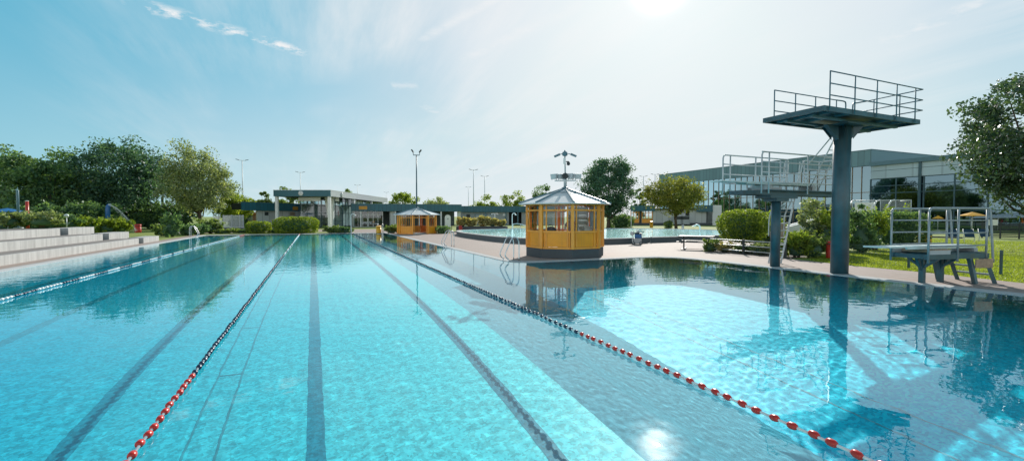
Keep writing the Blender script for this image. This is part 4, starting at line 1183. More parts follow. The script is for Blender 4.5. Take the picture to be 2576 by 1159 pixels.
def tree(name, label, xy, z0, h, r, m, nleaf=5000, leaf=.2, nclump=70, cr=None, base=.28, trunk=.18, seed=0, group='trees around the pool grounds', lump=.22, lean=(0,0), hollow=.45):
    rs = np.random.default_rng(seed+100); rr = random.Random(seed)
    t = thing(name, label, 'tree', (xy[0], xy[1], z0), 0, group)
    nleaf = int(nleaf*1.7); leaf = leaf*.80
    zc = h*(base+1)/2; rz = h*(1-base)/2
    cr = cr or r*.30
    Pt, K = crown_points(rs, (lean[0],lean[1],zc), (r-cr*.5,r-cr*.5,rz-cr*.4), nclump, nleaf, cr, hollow, lump, .15)
    k = MB(); top = Vector((lean[0]*.8, lean[1]*.8, zc+rz*.3))
    k.tube([(0,0,-.1),(lean[0]*.1,lean[1]*.1,h*base*.5),(lean[0]*.4,lean[1]*.4,h*base*1.1),tuple(top)], [trunk*1.25,trunk,trunk*.8,trunk*.2], 8)
    for i in rr.sample(range(len(K)), min(11, len(K))):
        e = Vector(K[i]); s = Vector((lean[0]*.4, lean[1]*.4, h*base*rr.uniform(.9,1.5))); mid = s.lerp(e,.5)+Vector((0,0,-.08*h*rr.random()))
        k.tube([s,mid,e], [trunk*.45,trunk*.28,trunk*.08], 5)
    k.build('trunk', M['bark'], t)
    leaf_mesh('crown', Pt, leaf, rs, M[m], t)
    return t

def bush(name, label, xy, z0, rx, ry, h, m, nleaf=2500, leaf=.09, seed=0, group=None, boxy=2.0, stem=0.0, rz=0.0, cat='bush', shag=.12, kind=None):
    """clipped or loose shrub; leaves crowd the outer shell, boxy>2 squares the outline"""
    rs = np.random.default_rng(seed+500); t = thing(name, label, cat, (xy[0],xy[1],z0), rz, group)
    loose = shag >= .2
    if loose: nleaf = int(nleaf*1.5)
    D = rs.normal(size=(nleaf,3)); D /= (np.abs(D)**boxy).sum(1)[:,None]**(1/boxy)
    f = np.where(rs.uniform(0,1,nleaf) < .72, rs.uniform(.86,1.0+shag,nleaf), rs.uniform(.3,.9,nleaf))
    w = 1 + shag*.8*(np.sin(D[:,0]*5+seed)+np.sin(D[:,1]*6+2*seed)+np.sin(D[:,2]*5))/2
    hh = (h-stem)/2
    Pt = D*(f*w)[:,None]*np.array([rx,ry,hh]) + np.array([0,0,stem+hh]); Pt = Pt[Pt[:,2] > .02]
    if loose:
        cr = min(rx, hh)*.42; Pt, _ = crown_points(rs, (0,0,stem+hh), (rx-cr*.4,ry-cr*.3,hh-cr*.25), 34, nleaf, cr, .35, .30, .02)
        sp = rs.uniform(0,1,(26,3)); ex = []
        for q in sp:
            a = q[0]*6.28; e = np.array([rx*math.cos(a)*(.5+.6*q[1]), ry*math.sin(a)*(.5+.6*q[1]), h*(.75+.38*q[2])]); b0 = e*np.array([.55,.55,.55])
            w = rs.uniform(.3,1,16)[:,None]; ex.append(b0+(e-b0)*w+rs.normal(size=(16,3))*leaf*.6)
        Pt = np.concatenate([Pt]+ex); Pt = Pt[Pt[:,2] > .02]
    leaf_mesh('foliage', Pt, leaf, rs, M[m], t, .2, .6)
    k = MB(); n = 4 if stem == 0 else 1
    for i in range(n):
        a = i*1.7+seed; k.tube([(.08*math.cos(a)*(n > 1),.08*math.sin(a)*(n > 1),-.05),(rx*.4*math.cos(a)*(n > 1),ry*.4*math.sin(a)*(n > 1),stem+hh*1.2)], [.05 if n > 1 else .10,.02], 6)
    k.build('stem', M['bark'], t)
    # solid inner body, added to keep daylight out of the middle
    c = MB(); prof = [(.05,.06),(.62,.12),(.80,.5),(.66,.82),(.3,.94),(.05,.96)]
    c.lathe(prof, 12); k_ = .66 if loose else .86; c.v = [(x*rx*k_, y*ry*k_, stem+.02+z*(h-stem)*k_) for x,y,z in c.v]
    c.build('inner_blocker', M['leaf_deep'], t)
    return t

GL = 'trees along the left bank'
tree('broadleaf_tree', 'dark broad-crowned tree at the left picture edge behind the grey and red poles', P(15,60), .2, 10.6, 6.6, 'leaf_dark', 9000, .26, 80, seed=1, base=.06, group=GL)
tree('broadleaf_tree', 'dark green tree with sunlit flecks between the red pole and the tallest left tree', P(130,57), .2, 10.4, 5.0, 'leaf_dark', 8000, .24, 70, seed=2, base=.06, group=GL)
tree('broadleaf_tree', 'tallest dark rounded tree on the left, behind the blue shower column', P(305,62), 0, 12.3, 5.9, 'leaf_deep', 13000, .21, 120, seed=3, base=.08, group=GL, lump=.12)
tree('broadleaf_tree', 'dark tree filling the gap left of the tallest tree on the left', P(208,66), 0, 9.4, 4.6, 'leaf_dark', 6500, .25, 60, seed=4, base=.05, group=GL)
tree('broadleaf_tree', 'shaded tree in the gap between the tallest left tree and the pale willow-like tree', P(410,70), 0, 10.0, 4.6, 'leaf_deep', 6500, .26, 60, seed=5, base=.05, group=GL)
tree('willow_tree', 'pale silvery green tree with visible forked trunk near the far left pool corner', P(508,61), 0, 11.2, 4.7, 'leaf_light', 12000, .17, 130, seed=6, base=.14, trunk=.26, group=GL, lump=.16, lean=(-.5,-.2))
tree('broadleaf_tree', 'low yellowish tree right of the pale silvery tree, beside the gatehouse', P(588,72), 0, 6.3, 3.2, 'leaf_yellow', 4500, .19, 50, seed=7, base=.15, group=GL)
tree('broadleaf_tree', 'dark tree just beyond the left edge, only its flank in view', P(-110,62), .2, 10.0, 6.0, 'leaf_dark', 5000, .28, 60, seed=8, base=.06, group=GL)
GB = 'trees beyond the low buildings'
for i, (px, py, d, r, m, lab) in enumerate(((725,468,96,2.9,'leaf_mid','sparse treetop showing above the left wing, under the second mast'), (663,484,94,2.2,'leaf_mid','small treetop over the left wing beside the white canopy column'),
      (868,464,112,2.4,'leaf_mid','loose treetop rising behind the pavilion roof'), (1012,474,104,4.0,'leaf_yellow','rounded treetop between the pavilion roof and the tall floodlight mast'),
      (1102,491,112,4.2,'leaf_light','pale wispy treetop right of the tall floodlight mast'), (1222,491,116,4.0,'leaf_yellow','yellow-green treetop below the pair of distant masts'),
      (1287,484,112,4.2,'leaf_yellow','yellow-green treetop left of the large kiosk roof'), (1362,474,108,3.6,'leaf_dark','darker treetop rising directly behind the large kiosk roof'),
      (930,488,140,4.5,'leaf_mid','distant treetop half hidden by the long pavilion roof'))):
    h = Z(py, d); tree('broadleaf_tree', lab, P(px,d), 0, h, r, m, 2600, .24, 34, seed=20+i, base=.12, group=GB, lump=.3, hollow=.3)
tree('maple_tree', 'large dark dense tree with dome crown right of the large kiosk', P(1530,71), 0, 12.0, 4.3, 'leaf_deep', 15000, .17, 150, seed=40, base=.09, trunk=.30, group=GB, lump=.14)
tree('lime_tree', 'spreading yellow-topped tree in front of the hall left of the towers', P(1700,68), 0, 8.3, 4.9, 'leaf_lime', 11000, .16, 110, seed=41, base=.20, trunk=.20, group=GB, lump=.2, lean=(-.3,.2), hollow=.25)
tree('poplar_tree', 'slim dark poplar between the large dark tree and the yellow-topped tree', P(1608,104), 0, 8.4, 1.5, 'leaf_dark', 2600, .2, 40, seed=42, base=.1, group=GB)
GR = 'trees at the right edge'
tree('ash_tree', 'big overhanging tree with glossy leaves at the right picture edge', P(2650,24), 0, 9.9, 4.5, 'leaf_gloss', 20000, .12, 210, cr=.9, seed=43, base=.13, trunk=.22, group=GR, lump=.2, hollow=.5)
tree('ash_tree', 'second tree just beyond the right edge, seen in the water reflection', P(2900,21), 0, 9.5, 4.2, 'leaf_gloss', 7000, .16, 110, cr=.9, seed=44, base=.2, trunk=.24, group=GR)

GH = 'shrubs on the left bank'
rb = random.Random(3)
low = [(-25,36,1.1,'leaf_mid'),(20,35,1.0,'leaf_light'),(62,36,1.0,'leaf_light'),(105,35,1.15,'leaf_light'),(150,37,1.05,'leaf_dark'),(178,39,1.1,'leaf_yellow'),(215,41,1.25,'leaf_yellow'),(262,44,1.55,'leaf_yellow'),(292,45,1.6,'leaf_yellow')]
lab = ['low shrub above the top step at the left picture edge','low pale shrub above the top step, below the grey pole','low pale shrub above the top step, between grey and red poles','low pale shrub above the top step, right of the red pole',
       'low dark shrub behind the small globe lamp','yellow-green shrub right of the small globe lamp','yellow-green shrub behind the end of the top step','wide yellow-green shrub in front of the blue shower column','yellow-green shrub right of the blue shower column']
for i, (px, d, h, m) in enumerate(low):
    zb = max(0, 1.05-max(0,(d-36))*.11); w = 1.25 if i < 7 else 1.5
    bush('shrub', lab[i], P(px,d), zb, w, 1.0, h*.95, m, 1500, .10, i, GH, shag=.22)
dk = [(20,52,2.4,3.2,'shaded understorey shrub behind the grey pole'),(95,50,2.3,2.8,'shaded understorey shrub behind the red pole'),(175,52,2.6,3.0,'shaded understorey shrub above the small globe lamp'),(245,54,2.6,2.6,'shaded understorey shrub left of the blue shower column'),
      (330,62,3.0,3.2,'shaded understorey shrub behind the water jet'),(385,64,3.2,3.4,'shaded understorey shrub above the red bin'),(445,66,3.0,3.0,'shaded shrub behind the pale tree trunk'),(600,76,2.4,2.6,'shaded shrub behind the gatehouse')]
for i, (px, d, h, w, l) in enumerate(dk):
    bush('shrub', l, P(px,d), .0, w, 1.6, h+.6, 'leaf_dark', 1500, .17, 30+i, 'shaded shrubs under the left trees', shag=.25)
for i, (px, d, w, h, m, l) in enumerate(((432,40,.85,1.95,'leaf_dark','upright dark shrub on the lawn right of the red bin'),(408,42,.75,1.0,'leaf_mid','low shrub at the foot of the upright dark shrub'),(470,43,1.15,1.05,'leaf_dark','low dark shrub under the pale tree'),
      (529,47.5,1.3,1.45,'leaf_mid','rounded shrub behind the far left ladder'),(500,45.5,1.1,.95,'leaf_dark','low dark shrub left of the far left ladder'),(560,47.5,1.6,.5,'leaf_mid','flat ground shrub right of the far left ladder'))):
    bush('shrub', l, P(px,d), 0, w, .9, h, m, 1500, .10, 50+i, 'shrubs by the far left pool corner', shag=.2)
bush('clipped_hedge', 'smaller clipped rounded hedge with bright top at the pool end, left one of two', P(650,48.4), 0, 1.2, .8, 1.28, 'leaf_yellow', 3200, .075, 60, 'clipped hedges at the pool end', 3.6, shag=.06)
bush('clipped_hedge', 'larger clipped rounded hedge with bright top at the pool end, right one of two', P(745,48.6), 0, 2.12, 1.0, 1.75, 'leaf_yellow', 6500, .08, 61, 'clipped hedges at the pool end', 3.6, shag=.06)
for i, (px, w, h, m) in enumerate(((700,1.0,.35,'leaf_dark'),(612,1.0,.4,'leaf_dark'),(850,1.0,.55,'leaf_mid'),(832,.8,.75,'leaf_mid'),(868,.7,.6,'leaf_dark'))):
    bush('shrub', ('flat dark groundcover plant between the two clipped hedges','flat dark groundcover plant left of the smaller clipped hedge','leafy low plant at the foot of the right white column','taller leafy plant right of the larger clipped hedge','low dark plant left of the shower post at the pool end')[i],
         P(px,49.2), 0, w, .6, h, m, 900, .09, 70+i, 'low plants along the pool end', shag=.3)
bush('clipped_hedge', 'dark boxy hedge on the right side of the small kiosk', P(1112,47.5), 0, .75, .6, .8, 'leaf_dark', 900, .09, 80, None, 4)
bush('shrub', 'leafy plant bed left of the small kiosk, by the yellow bin', P(985,48.5), 0, .8, .7, .8, 'leaf_mid', 1000, .1, 81, None, shag=.3)
bush('clipped_hedge', 'broad dark hedge under the large dark tree', P(1562,72), .0, 2.1, 1.1, 2.0, 'leaf_dark', 2200, .14, 82, None, 3)
bush('clipped_hedge', 'small boxy bush by the trunk of the yellow-topped tree', P(1681,66), 0, .55, .5, 1.15, 'leaf_mid', 700, .1, 83, None, 3.2)
# planter with cream shrubs behind the leisure pool
pl = thing('planter', 'long dark planter wall with cream leafed shrubs behind the leisure pool', 'planter', (*P(1210,53.5),0), R(-20))
MB().box(-2.9,3.1,-.5,.5,0,.62).build('trough', M['plinth'], pl); MB().box(-2.75,2.95,-.38,.38,.623,.66).build('soil', M['soil'], pl)
for i, (x, h, l) in enumerate(((-2.2,1.3,'leftmost'),(-1.1,1.15,'second from left'),(.3,1.5,'tallest, middle'),(1.3,1.2,'second from right'),(2.3,.95,'rightmost'))):
    p = pl.matrix_basis @ Vector((x,0,.6)); bush('planter_shrub', f'cream leafed shrub in the dark planter, {l} of five', (p.x,p.y), .6, .62, .5, h*.75, 'leaf_cream', 700, .12, 90+i, 'cream shrubs in the planter', shag=.35)
# right side planting
GB2 = 'bushes in the bed behind the rail fence'
bush('globe_bush', 'large clipped globe bush on a short stem behind the rail fence', P(1868,25.4), 0, 1.2, 1.15, 2.2, 'leaf_yellow', 9000, .055, 100, GB2, 2.5, stem=.42, shag=.07)
bush('shrub', 'yellow-green bush half hidden behind the slim tower column', P(1933,27.5), 0, .8, .8, 2.0, 'leaf_yellow', 3000, .06, 101, GB2, shag=.15)
for i, (px, d, w, h, m, l) in enumerate(((1790,23.2,.55,.62,'leaf_mid','low rose shrub behind the left post of the rail fence'),(1822,22.8,.5,.5,'leaf_cream','pale low shrub behind the rail fence, below the globe bush on its left'),(1875,22.3,.6,.42,'leaf_mid','low shrub behind the second post of the rail fence'),(1915,21.5,.55,.55,'leaf_light','low pale shrub behind the rail fence, left of the slim column'))):
    bush('rose_shrub', l, P(px,d), 0, w, .45, h, m, 900, .045, 110+i, 'low shrubs behind the rail fence', shag=.4)
GB3 = 'tall loose shrubs between the two tower columns'
for i, (px, d, w, h, m, l) in enumerate(((2045,22.5,.85,2.55,'leaf_light','tall loose shrub in front of the hall windows, between the two columns'),(2085,22.0,.7,2.1,'leaf_yellow','tall bright shrub directly left of the thick column'),(2005,20.0,.62,1.15,'leaf_yellow','low bright shrub right of the slim column foot'),(2045,19.8,.75,.95,'leaf_mid','low spreading shrub between the columns, left of the red bin'),
       (2165,22.3,.62,2.15,'leaf_dark','tall dark shrub directly right of the thick column'),(2200,24.5,.7,2.2,'leaf_yellow','bright sunlit shrub at the left end of the dark hedge'),(2115,24.5,.7,1.9,'leaf_dark','dark shrub hidden behind the thick column'))):
    bush('shrub', l, P(px,d), 0, w, .65, h, m, 3000, .055, 120+i, GB3, shag=.3)
bush('clipped_hedge', 'dark boxy hedge with bright top behind the low springboard stand', P(2258,27.3), 0, 1.45, .8, 2.05, 'leaf_dark', 7000, .065, 130, None, 4.5, shag=.07, rz=R(-35))
bush('shrub', 'bright loose shrub rising over the dark boxy hedge', P(2262,28.8), 0, 1.1, .6, 2.35, 'leaf_yellow', 2600, .07, 131, None, shag=.3)

# grass blades on the lawns
def lawn(name, polys, n, h, seed, extra=None):
    rs = np.random.default_rng(seed); pts = []
    for poly in polys:
        x = np.array([p[0] for p in poly]); y = np.array([p[1] for p in poly])
        X = rs.uniform(x.min(), x.max(), n); Y = rs.uniform(y.min(), y.max(), n); k = inside(X, Y, poly); pts.append(np.stack([X[k],Y[k]],1))
    Q = np.concatenate(pts); m = len(Q); a = rs.uniform(0,6.28,m); w = .014*rs.uniform(.7,1.6,m); hh = h*rs.uniform(.5,1.3,m)
    lx, ly = rs.normal(0,.4,m)*hh, rs.normal(0,.4,m)*hh
    b0 = np.stack([Q[:,0]-w*np.cos(a), Q[:,1]-w*np.sin(a), np.full(m,.012)],1); b1 = np.stack([Q[:,0]+w*np.cos(a), Q[:,1]+w*np.sin(a), np.full(m,.012)],1)
    tp = np.stack([Q[:,0]+lx, Q[:,1]+ly, hh],1); V = np.stack([b0,b1,tp],1).reshape(-1,3)
    o = np_mesh(name, V, np.arange(3*m).reshape(-1,3), M['grassblade']); o['kind'] = 'stuff'
lawn('grass', [[(17.45,3),(17.5,5.6),(17.95,7.9),(17.95,10.1),(18.35,12),(21,13.5),(30,12),(30,3)], [(20,13),(46,20),(46,3),(29,3)]], 70000, .06, 3)

# ------------------------------------------------------------------ masts
def mast(px, top, label, heads=2, H=16.0):
    d = (H-EYE)*1144/(544-top); x, y = P(px, d)
    t = thing('floodlight_mast', label, 'floodlight mast', (x,y,0), -math.atan2(x,y), 'twin-lamp floodlight masts beyond the buildings')
    MB().tube([(0,0,0),(0,0,H-.1)], [.17,.09], 8).build('pole', M['galv'], t)
    MB().bar((-.75,0,H-.05),(.75,0,H-.05),.09,.09).build('crossarm', M['galv'], t)
    for s in (-1,1):
        o = MB(); o.bar((s*.7,-.1,H+.02),(s*1.35,.1,H+.20),.42,.13); o.build('lamp_head', M['dark'], t)
    return t
for px, top, lab in ((612,404,'tall twin-lamp mast rising right of the pale silvery tree'),(757,434,'twin-lamp mast rising behind the left half of the pavilion roof'),(900,466,'small distant twin-lamp mast behind the right half of the pavilion roof'),
        (972,484,'smallest distant twin-lamp mast at the right tip of the pavilion roof'),(1178,471,'short distant twin-lamp mast, left of the pair behind the low wing'),(1191,428,'tallest twin-lamp mast of the three behind the low wing'),
        (1219,444,'twin-lamp mast right of the tallest one behind the low wing'),(1617,444,'twin-lamp mast beside the slim poplar left of the hall'),(1646,439,'twin-lamp mast at the left end of the hall roof')):
    mast(px, top, lab)
def near_mast():
    t = thing('floodlight_mast', 'tall dark green mast with four upturned floodlights standing over the small kiosk', 'floodlight mast', (SX,SY,0), SRZ)
    MB().tube([(0,0,2.66),(0,0,8.15)], [.075,.05], 10).build('pole', M['tower'], t)
    MB().bar((-.32,0,8.12),(.32,0,8.12),.07,.07).build('crossarm', M['tower'], t)
    for s in (-1,1):
        MB().tube([(s*.30,0,8.12),(s*.34,0,8.42)], .03, 6).build('bracket', M['tower'], t)
        for q in (-.16,.16):
            o = MB(); o.bar((s*.30+q*.1,q,8.40),(s*.50,q*1.2,8.66),.24,.09); o.build('floodlight', M['dark'], t)
near_mast()

# ------------------------------------------------------------------ small furniture
def ground_at(px, py, z=0.0):
    d = 1144*(EYE-z)/(py-544); x, y = P(px, d); return (x, y, z)
def tilted_bin(label, loc, m, h=.92, r=.25, name='litter_bin'):
    t = thing(name, label, 'litter bin', loc, -math.atan2(loc[0],loc[1]))
    MB().lathe([(r*.92,.02),(r,.06),(r,h*.78)], 20).build('body', m, t)
    o = MB().lathe([(r*1.04,h*.785),(r*1.04,h*.86),(r*1.0,h*.93)], 20); o.v = [(x,y,z+(.10*h*(y/r+1)/2 if z > h*.9 else 0)) for x,y,z in o.v]; o.build('lid', m, t)
    MB().box(-r*.55,r*.55,-r*1.07,-r*.9,h*.80,h*.85).build('opening', M['dark'], t)
    return t
tilted_bin('yellow litter bin at the far pool edge left of the small kiosk', ground_at(952,587.3,.03), M['binyellow'], .80, .25)
tilted_bin('yellow litter bin with pale lid far behind the leisure pool', ground_at(1638,572.5), M['binyellow'], 1.0, .25)
tilted_bin('red litter bin with dark rim beside the thick tower column', (*P(2090,19.5),0), M['red'], .78, .17)
tilted_bin('black and red litter bin at the far end of the concrete steps', (*P(347,50),0), M['red'], .95, .30)
tilted_bin('small dark red bin at the left end of the cream shrub planter', (*P(1158,52),0), M['red'], .75, .2)
tilted_bin('small white bin by the yellow-topped tree behind the leisure pool', (*P(1717,62),0), M['white'], .62, .16)

def shower(label, loc, rz, h=2.15, hook=True, tee=False):
    t = thing('shower_post', label, 'shower', loc, rz, 'white outdoor shower posts')
    if tee:
        MB().tube([(0,0,0),(0,0,h)], .05, 8).build('post', M['white'], t)
        MB().bar((-.42,0,h),(.35,0,h+.02),.10,.08).build('arm', M['white'], t)
        for x in (-.4,.33): MB().lathe([(.03,.04),(.09,-.02),(.09,-.05)], 10, (x,0,h-.06)).build('shower_head', M['white'], t)
    else:
        MB().tube(arc_pts([(0,0,0),(0,0,h*.6),(0,0,h-.22),(.05,0,h-.06),(.16,0,h),(.30,0,h-.02),(.38,0,h-.10)]), .042, 8).build('post', M['white'], t)
        MB().lathe([(.04,.05),(.10,-.02),(.10,-.06)], 10, (.39,0,h-.15)).build('shower_head', M['white'], t)
    MB().lathe([(.16,.0),(.16,.04),(.05,.06)], 12).build('base', M['galv'], t)
shower('white hooked shower post at the far pool edge in front of the glass doors', (*P(883,48),.03), -.1, 2.05)
shower('white hooked shower post beside the leisure pool handrail', (*P(1288,50.5),0), R(-20), 2.15)
shower('white T-shaped double shower post behind the cream shrub planter', (*P(1244.5,58),0), R(-22), 2.15, tee=True)
shower('white hooked shower post right of the large dark tree', (*P(1587,64),0), R(-30), 2.15)

def handrail():
    a = Vector((*P(1290,48.6),0)); t = thing('handrail', 'steel stair handrail sloping into the leisure pool left of the large kiosk', 'handrail', a, R(-32))
    r = MB(); r.tube(arc_pts([(0,0,.0),(0,0,.9),(.15,0,1.0),(.8,0,1.0),(2.6,-.2,.42)]), .03, 8); r.tube([(.8,0,0),(.8,0,1.0)], .025, 8); r.tube([(1.7,-.1,.0),(1.7,-.1,.72)], .025, 8); r.tube([(0,0,.55),(.8,0,.55)], .022, 6); r.build('rail', M['steel'], t)
handrail()
def spout():
    x, y = P(1752,37); t = thing('fountain_spout', 'white curved swan-neck water spout standing in the leisure pool', 'water spout', (x,y,.05), R(-40))
    MB().tube(arc_pts([(.25,0,0),(.25,0,.75),(.20,0,1.0),(.02,0,1.10),(-.14,0,1.02),(-.20,0,.95)]), [.065]*31, 10).build('pipe', M['white'], t)
    o = MB().bar((-.10,0,1.06),(-.36,0,.94),.34,.05); o.build('lip', M['white'], t)
spout()
l2 = dup(l0, (36.4,29.2,.37), R(-55), 'steel ladder at the right rim of the leisure pool, left of the globe bush')
l3 = dup(l0, (37.9,33.0,.37), R(-80), 'second steel ladder further back at the right rim of the leisure pool')

def trolley():
    x, y, _ = ground_at(1602,614.5,.03); t = thing('pool_cleaner_trolley', 'pool cleaning robot on a wheeled trolley with blue tank beside the leisure pool wall', 'trolley', (x,y,.03), -math.atan2(x,y))
    MB().box(-.30,.30,-.22,.22,.09,.13).build('frame', M['galv'], t)
    MB().box(-.20,.28,-.18,.18,.133,.40).build('battery_box', M['canopy_grey'], t, bevel=.02)
    MB().box(-.14,.29,-.19,.19,.405,.66).build('tank', M['blue'], t, bevel=.03)
    MB().bar((-.27,0,.1),(-.25,0,.78),.05,.36).build('upright', M['galv'], t)
    MB().tube([(-.27,-.2,.70),(.42,-.2,.80)], .018, 6).build('handle', M['dark'], t); MB().tube([(-.27,.2,.70),(.42,.2,.80)], .018, 6).build('handle', M['dark'], t)
    MB().box(-.22,.30,-.2,.2,.67,.72).build('robot', M['dark'], t, bevel=.02)
    for (cx, cz, r, yy) in ((-.30,.70,.13,-.12),(.06,.80,.10,.05)):
        w = MB().lathe([(r,-.05),(r*1.05,0),(r,.05)], 18); w.v = [(cx+a, yy+c, cz+b) for a,b,c in w.v]; w.build('cable_reel', M['galv'], t)
    for xx in (-.22,.24):
        for yy in (-.25,.25):
            w = MB().lathe([(.07,-.025),(.095,-.02),(.095,.02),(.07,.025)], 16); w.v = [(xx+a, yy+c, .095+b) for a,b,c in w.v]
            wo = w.build('wheel', M['dark'], t)
            h = MB().lathe([(.045,-.032),(.045,.032)], 12); h.v = [(xx+a, yy+c, .095+b) for a,b,c in h.v]; h.build('hub', M['galv'], wo)
    c = thing('power_cable', 'dark cable trailing over the leisure pool wall from the cleaner trolley', 'cable', (x+.6,y,.03))
    MB().tube(arc_pts([(-.4,0,.02),(.1,.1,.015),(.7,.35,.02),(1.1,.62,.2),(1.2,.72,.41),(1.3,.95,.40)]), .015, 6).build('cable', M['dark'], c)
trolley()

def rail_fence():
    pts = [Vector((18.55,17.3,0)), Vector((18.5,15.2,0)), Vector((18.45,13.1,0))]
    t = thing('rail_fence', 'low fence of dark posts with three pale horizontal bars in front of the globe bush', 'fence', (18.5,15.2,0))
    for p in pts: MB().box(p.x-.04,p.x+.04,p.y-.04,p.y+.04,0,.74).build('post', M['dark'], t, w=True)
    for z in (.68,.44,.20): MB().tube([(p.x,p.y,z) for p in pts], .018, 8).build('bar', M['galv'], t, w=True)
    MB().prism([(18.6,17.5),(18.58,12.9),(21.5,13.6),(22.5,17.6),(20.5,18.3)], -.03, .02).build('planting_bed', M['soil'])
    tag(bpy.data.objects['planting_bed'], 'dark soil planting bed under the shrubs behind the rail fence', 'planting bed')
rail_fence()
def picnic(label, x, y, rz, L_=1.8):
    t = thing('picnic_table', label, 'picnic table', (x,y,.0), rz, 'dark picnic tables')
    for k in range(4): MB().box(-L_/2,L_/2,-.36+.185*k,-.36+.185*k+.16,.71,.75).build('table_plank', M['dark'], t)
    for s in (-1,1):
        MB().box(-L_/2,L_/2,s*.72-.13,s*.72+.13,.42,.46).build('seat', M['dark'], t)
        MB().bar((s*(L_/2-.25),0,.708),(s*(L_/2-.25),0,.03),.06,.10).bar((s*(L_/2-.25),-.75,.40),(s*(L_/2-.25),.75,.40),.05,.06).bar((s*(L_/2-.25),-.7,.03),(s*(L_/2-.25),.7,.03),.06,.06).build('leg_frame', M['dark'], t)
picnic('dark picnic table with bench at the left end of the rail fence', 19.2, 18.75, R(-55))
picnic('dark picnic table behind the globe bush trunk', 25.0, 18.6, R(-60), 2.2)
picnic('pale topped picnic table on the grass beyond the low springboard stand', *P(2372,30), R(-70), 1.9)

def mesh_fence():
    line = [Vector((20.0,4.2,0)), Vector((19.35,6.76,0)), Vector((18.92,8.92,0)), Vector((18.7,11.0,0))]
    t = thing('mesh_fence', 'low green wire mesh fence on dark posts along the right lawn', 'fence', (19.3,7,0))
    for p in line: MB().box(p.x-.03,p.x+.03,p.y-.03,p.y+.03,-.02,.78).build('post', M['tower'], t, w=True)
    for a, b in zip(line, line[1:]):
        o = MB(); n = int((b-a).length/.09)
        for z in (.10,.28,.46,.64,.74): o.tube([(a.x,a.y,z),(b.x,b.y,z)], .004, 4, caps=False)
        for i in range(1,n): p = a.lerp(b, i/n); o.tube([(p.x,p.y,.06),(p.x,p.y,.75)], .0022, 3, caps=False)
        o.build('mesh_panel', M['tower'], t, w=True)
mesh_fence()

def parasol(label, loc, h, r, m):
    t = thing('parasol', label, 'parasol', loc)
    MB().tube([(0,0,0),(0,0,h+.02)], .03, 8).build('pole', M['galv'], t)
    MB().lathe([(r,h-.30),(r,h-.33),(r*.98,h-.27),(r*.5,h-.10),(.06,h+.04),(.02,h+.07)], 10, smooth=False).build('canopy', m, t)
    MB().lathe([(.25,0),(.25,.06),(.06,.08)], 12).build('base', M['grey'], t)
parasol('yellow parasol on the terrace behind the low springboard stand', (*P(2444,44),0), 2.18, .95, M['binyellow'])
parasol('smaller distant yellow parasol left of the other yellow parasol', (*P(2358,58),0), 1.85, .55, M['binyellow'])
parasol('blue parasol among the shrubs at the left picture edge', (*P(20,42),.55), 1.98, 1.35, M['blue'])
for i, (px, s) in enumerate(((2319,'left'),(2331,'right'))):
    t = thing('waste_container', f'ochre waste container with pale lid beyond the lawn, {s} one of two', 'waste container', (*P(px,28.8+i*.3),0), R(-30))
    MB().box(-.16,.16,-.2,.2,.03,.62).build('body', M['binyellow'], t, bevel=.02); MB().box(-.18,.18,-.22,.22,.623,.70).build('lid', M['canopy_grey'], t, bevel=.02)

def terrace():
    c = P(2208,46); t = thing('slide_platform', 'raised pale platform with bar railings and stair handrails in front of the hall wing', 'platform', (*c,0), R(-50))
    MB().box(-2.6,2.5,-.2,3.2,.0,1.96).build('base', M['canopy_grey'], t); MB().box(-2.7,2.6,-.3,3.3,1.963,2.06).build('deck', M['grey'], t)
    r = MB()
    for z in (3.42,2.15): r.tube([(-2.2,-.2,z),(2.5,-.2,z),(2.5,3.1,z)], .04, 8)
    for i in range(28): r.tube([(.2+2.3*i/27.,-.2,2.07),(.2+2.3*i/27.,-.2,3.4)], .014, 5)
    for x in (-2.2,.1,1.3,2.5): r.tube([(x,-.2,2.07),(x,-.2,3.42)], .035, 6)
    r.build('railing', M['galv'], t)
    MB().box(-2.0,-.3,-.25,-.21,2.10,3.25).build('infill_panel', M['white'], t)
    for x in (-2.9,-.9,.25): MB().tube([(x,-1.1,2.35),(x+.65,-.4,3.35),(x+.95,-.3,3.45)], .07, 8).build('handrail', M['white'], t)
terrace()
def slide():
    a = P(1995,27); t = thing('water_slide', 'white sloping slide flank behind the access ladder of the slim tower', 'slide', (*a,0), R(-35))
    o = MB()
    for y in (0,.9):
        o.add([(-1.2,y,.55),(1.4,y,1.25),(1.4,y,1.70),(-1.2,y,.92),(-1.2,y+.06,.55),(1.4,y+.06,1.25),(1.4,y+.06,1.70),(-1.2,y+.06,.92)], [(0,1,2,3),(7,6,5,4),(0,4,5,1),(1,5,6,2),(3,2,6,7),(4,0,3,7)])
    o.build('side_wall', M['white'], t)
    MB().add([(-1.2,.065,.62),(1.4,.065,1.33),(1.4,.895,1.33),(-1.2,.895,.62)], [(0,1,2,3)]).build('chute', M['lamp_glass'], t)
    for x, h in ((-.9,.6),(1.1,1.14)): MB().box(x-.06,x+.06,.35,.55,0,h).build('leg', M['galv'], t)
    MB().box(-1.9,-1.203,-.0,.9,0,.55).build('landing', M['canopy_grey'], t)
slide()

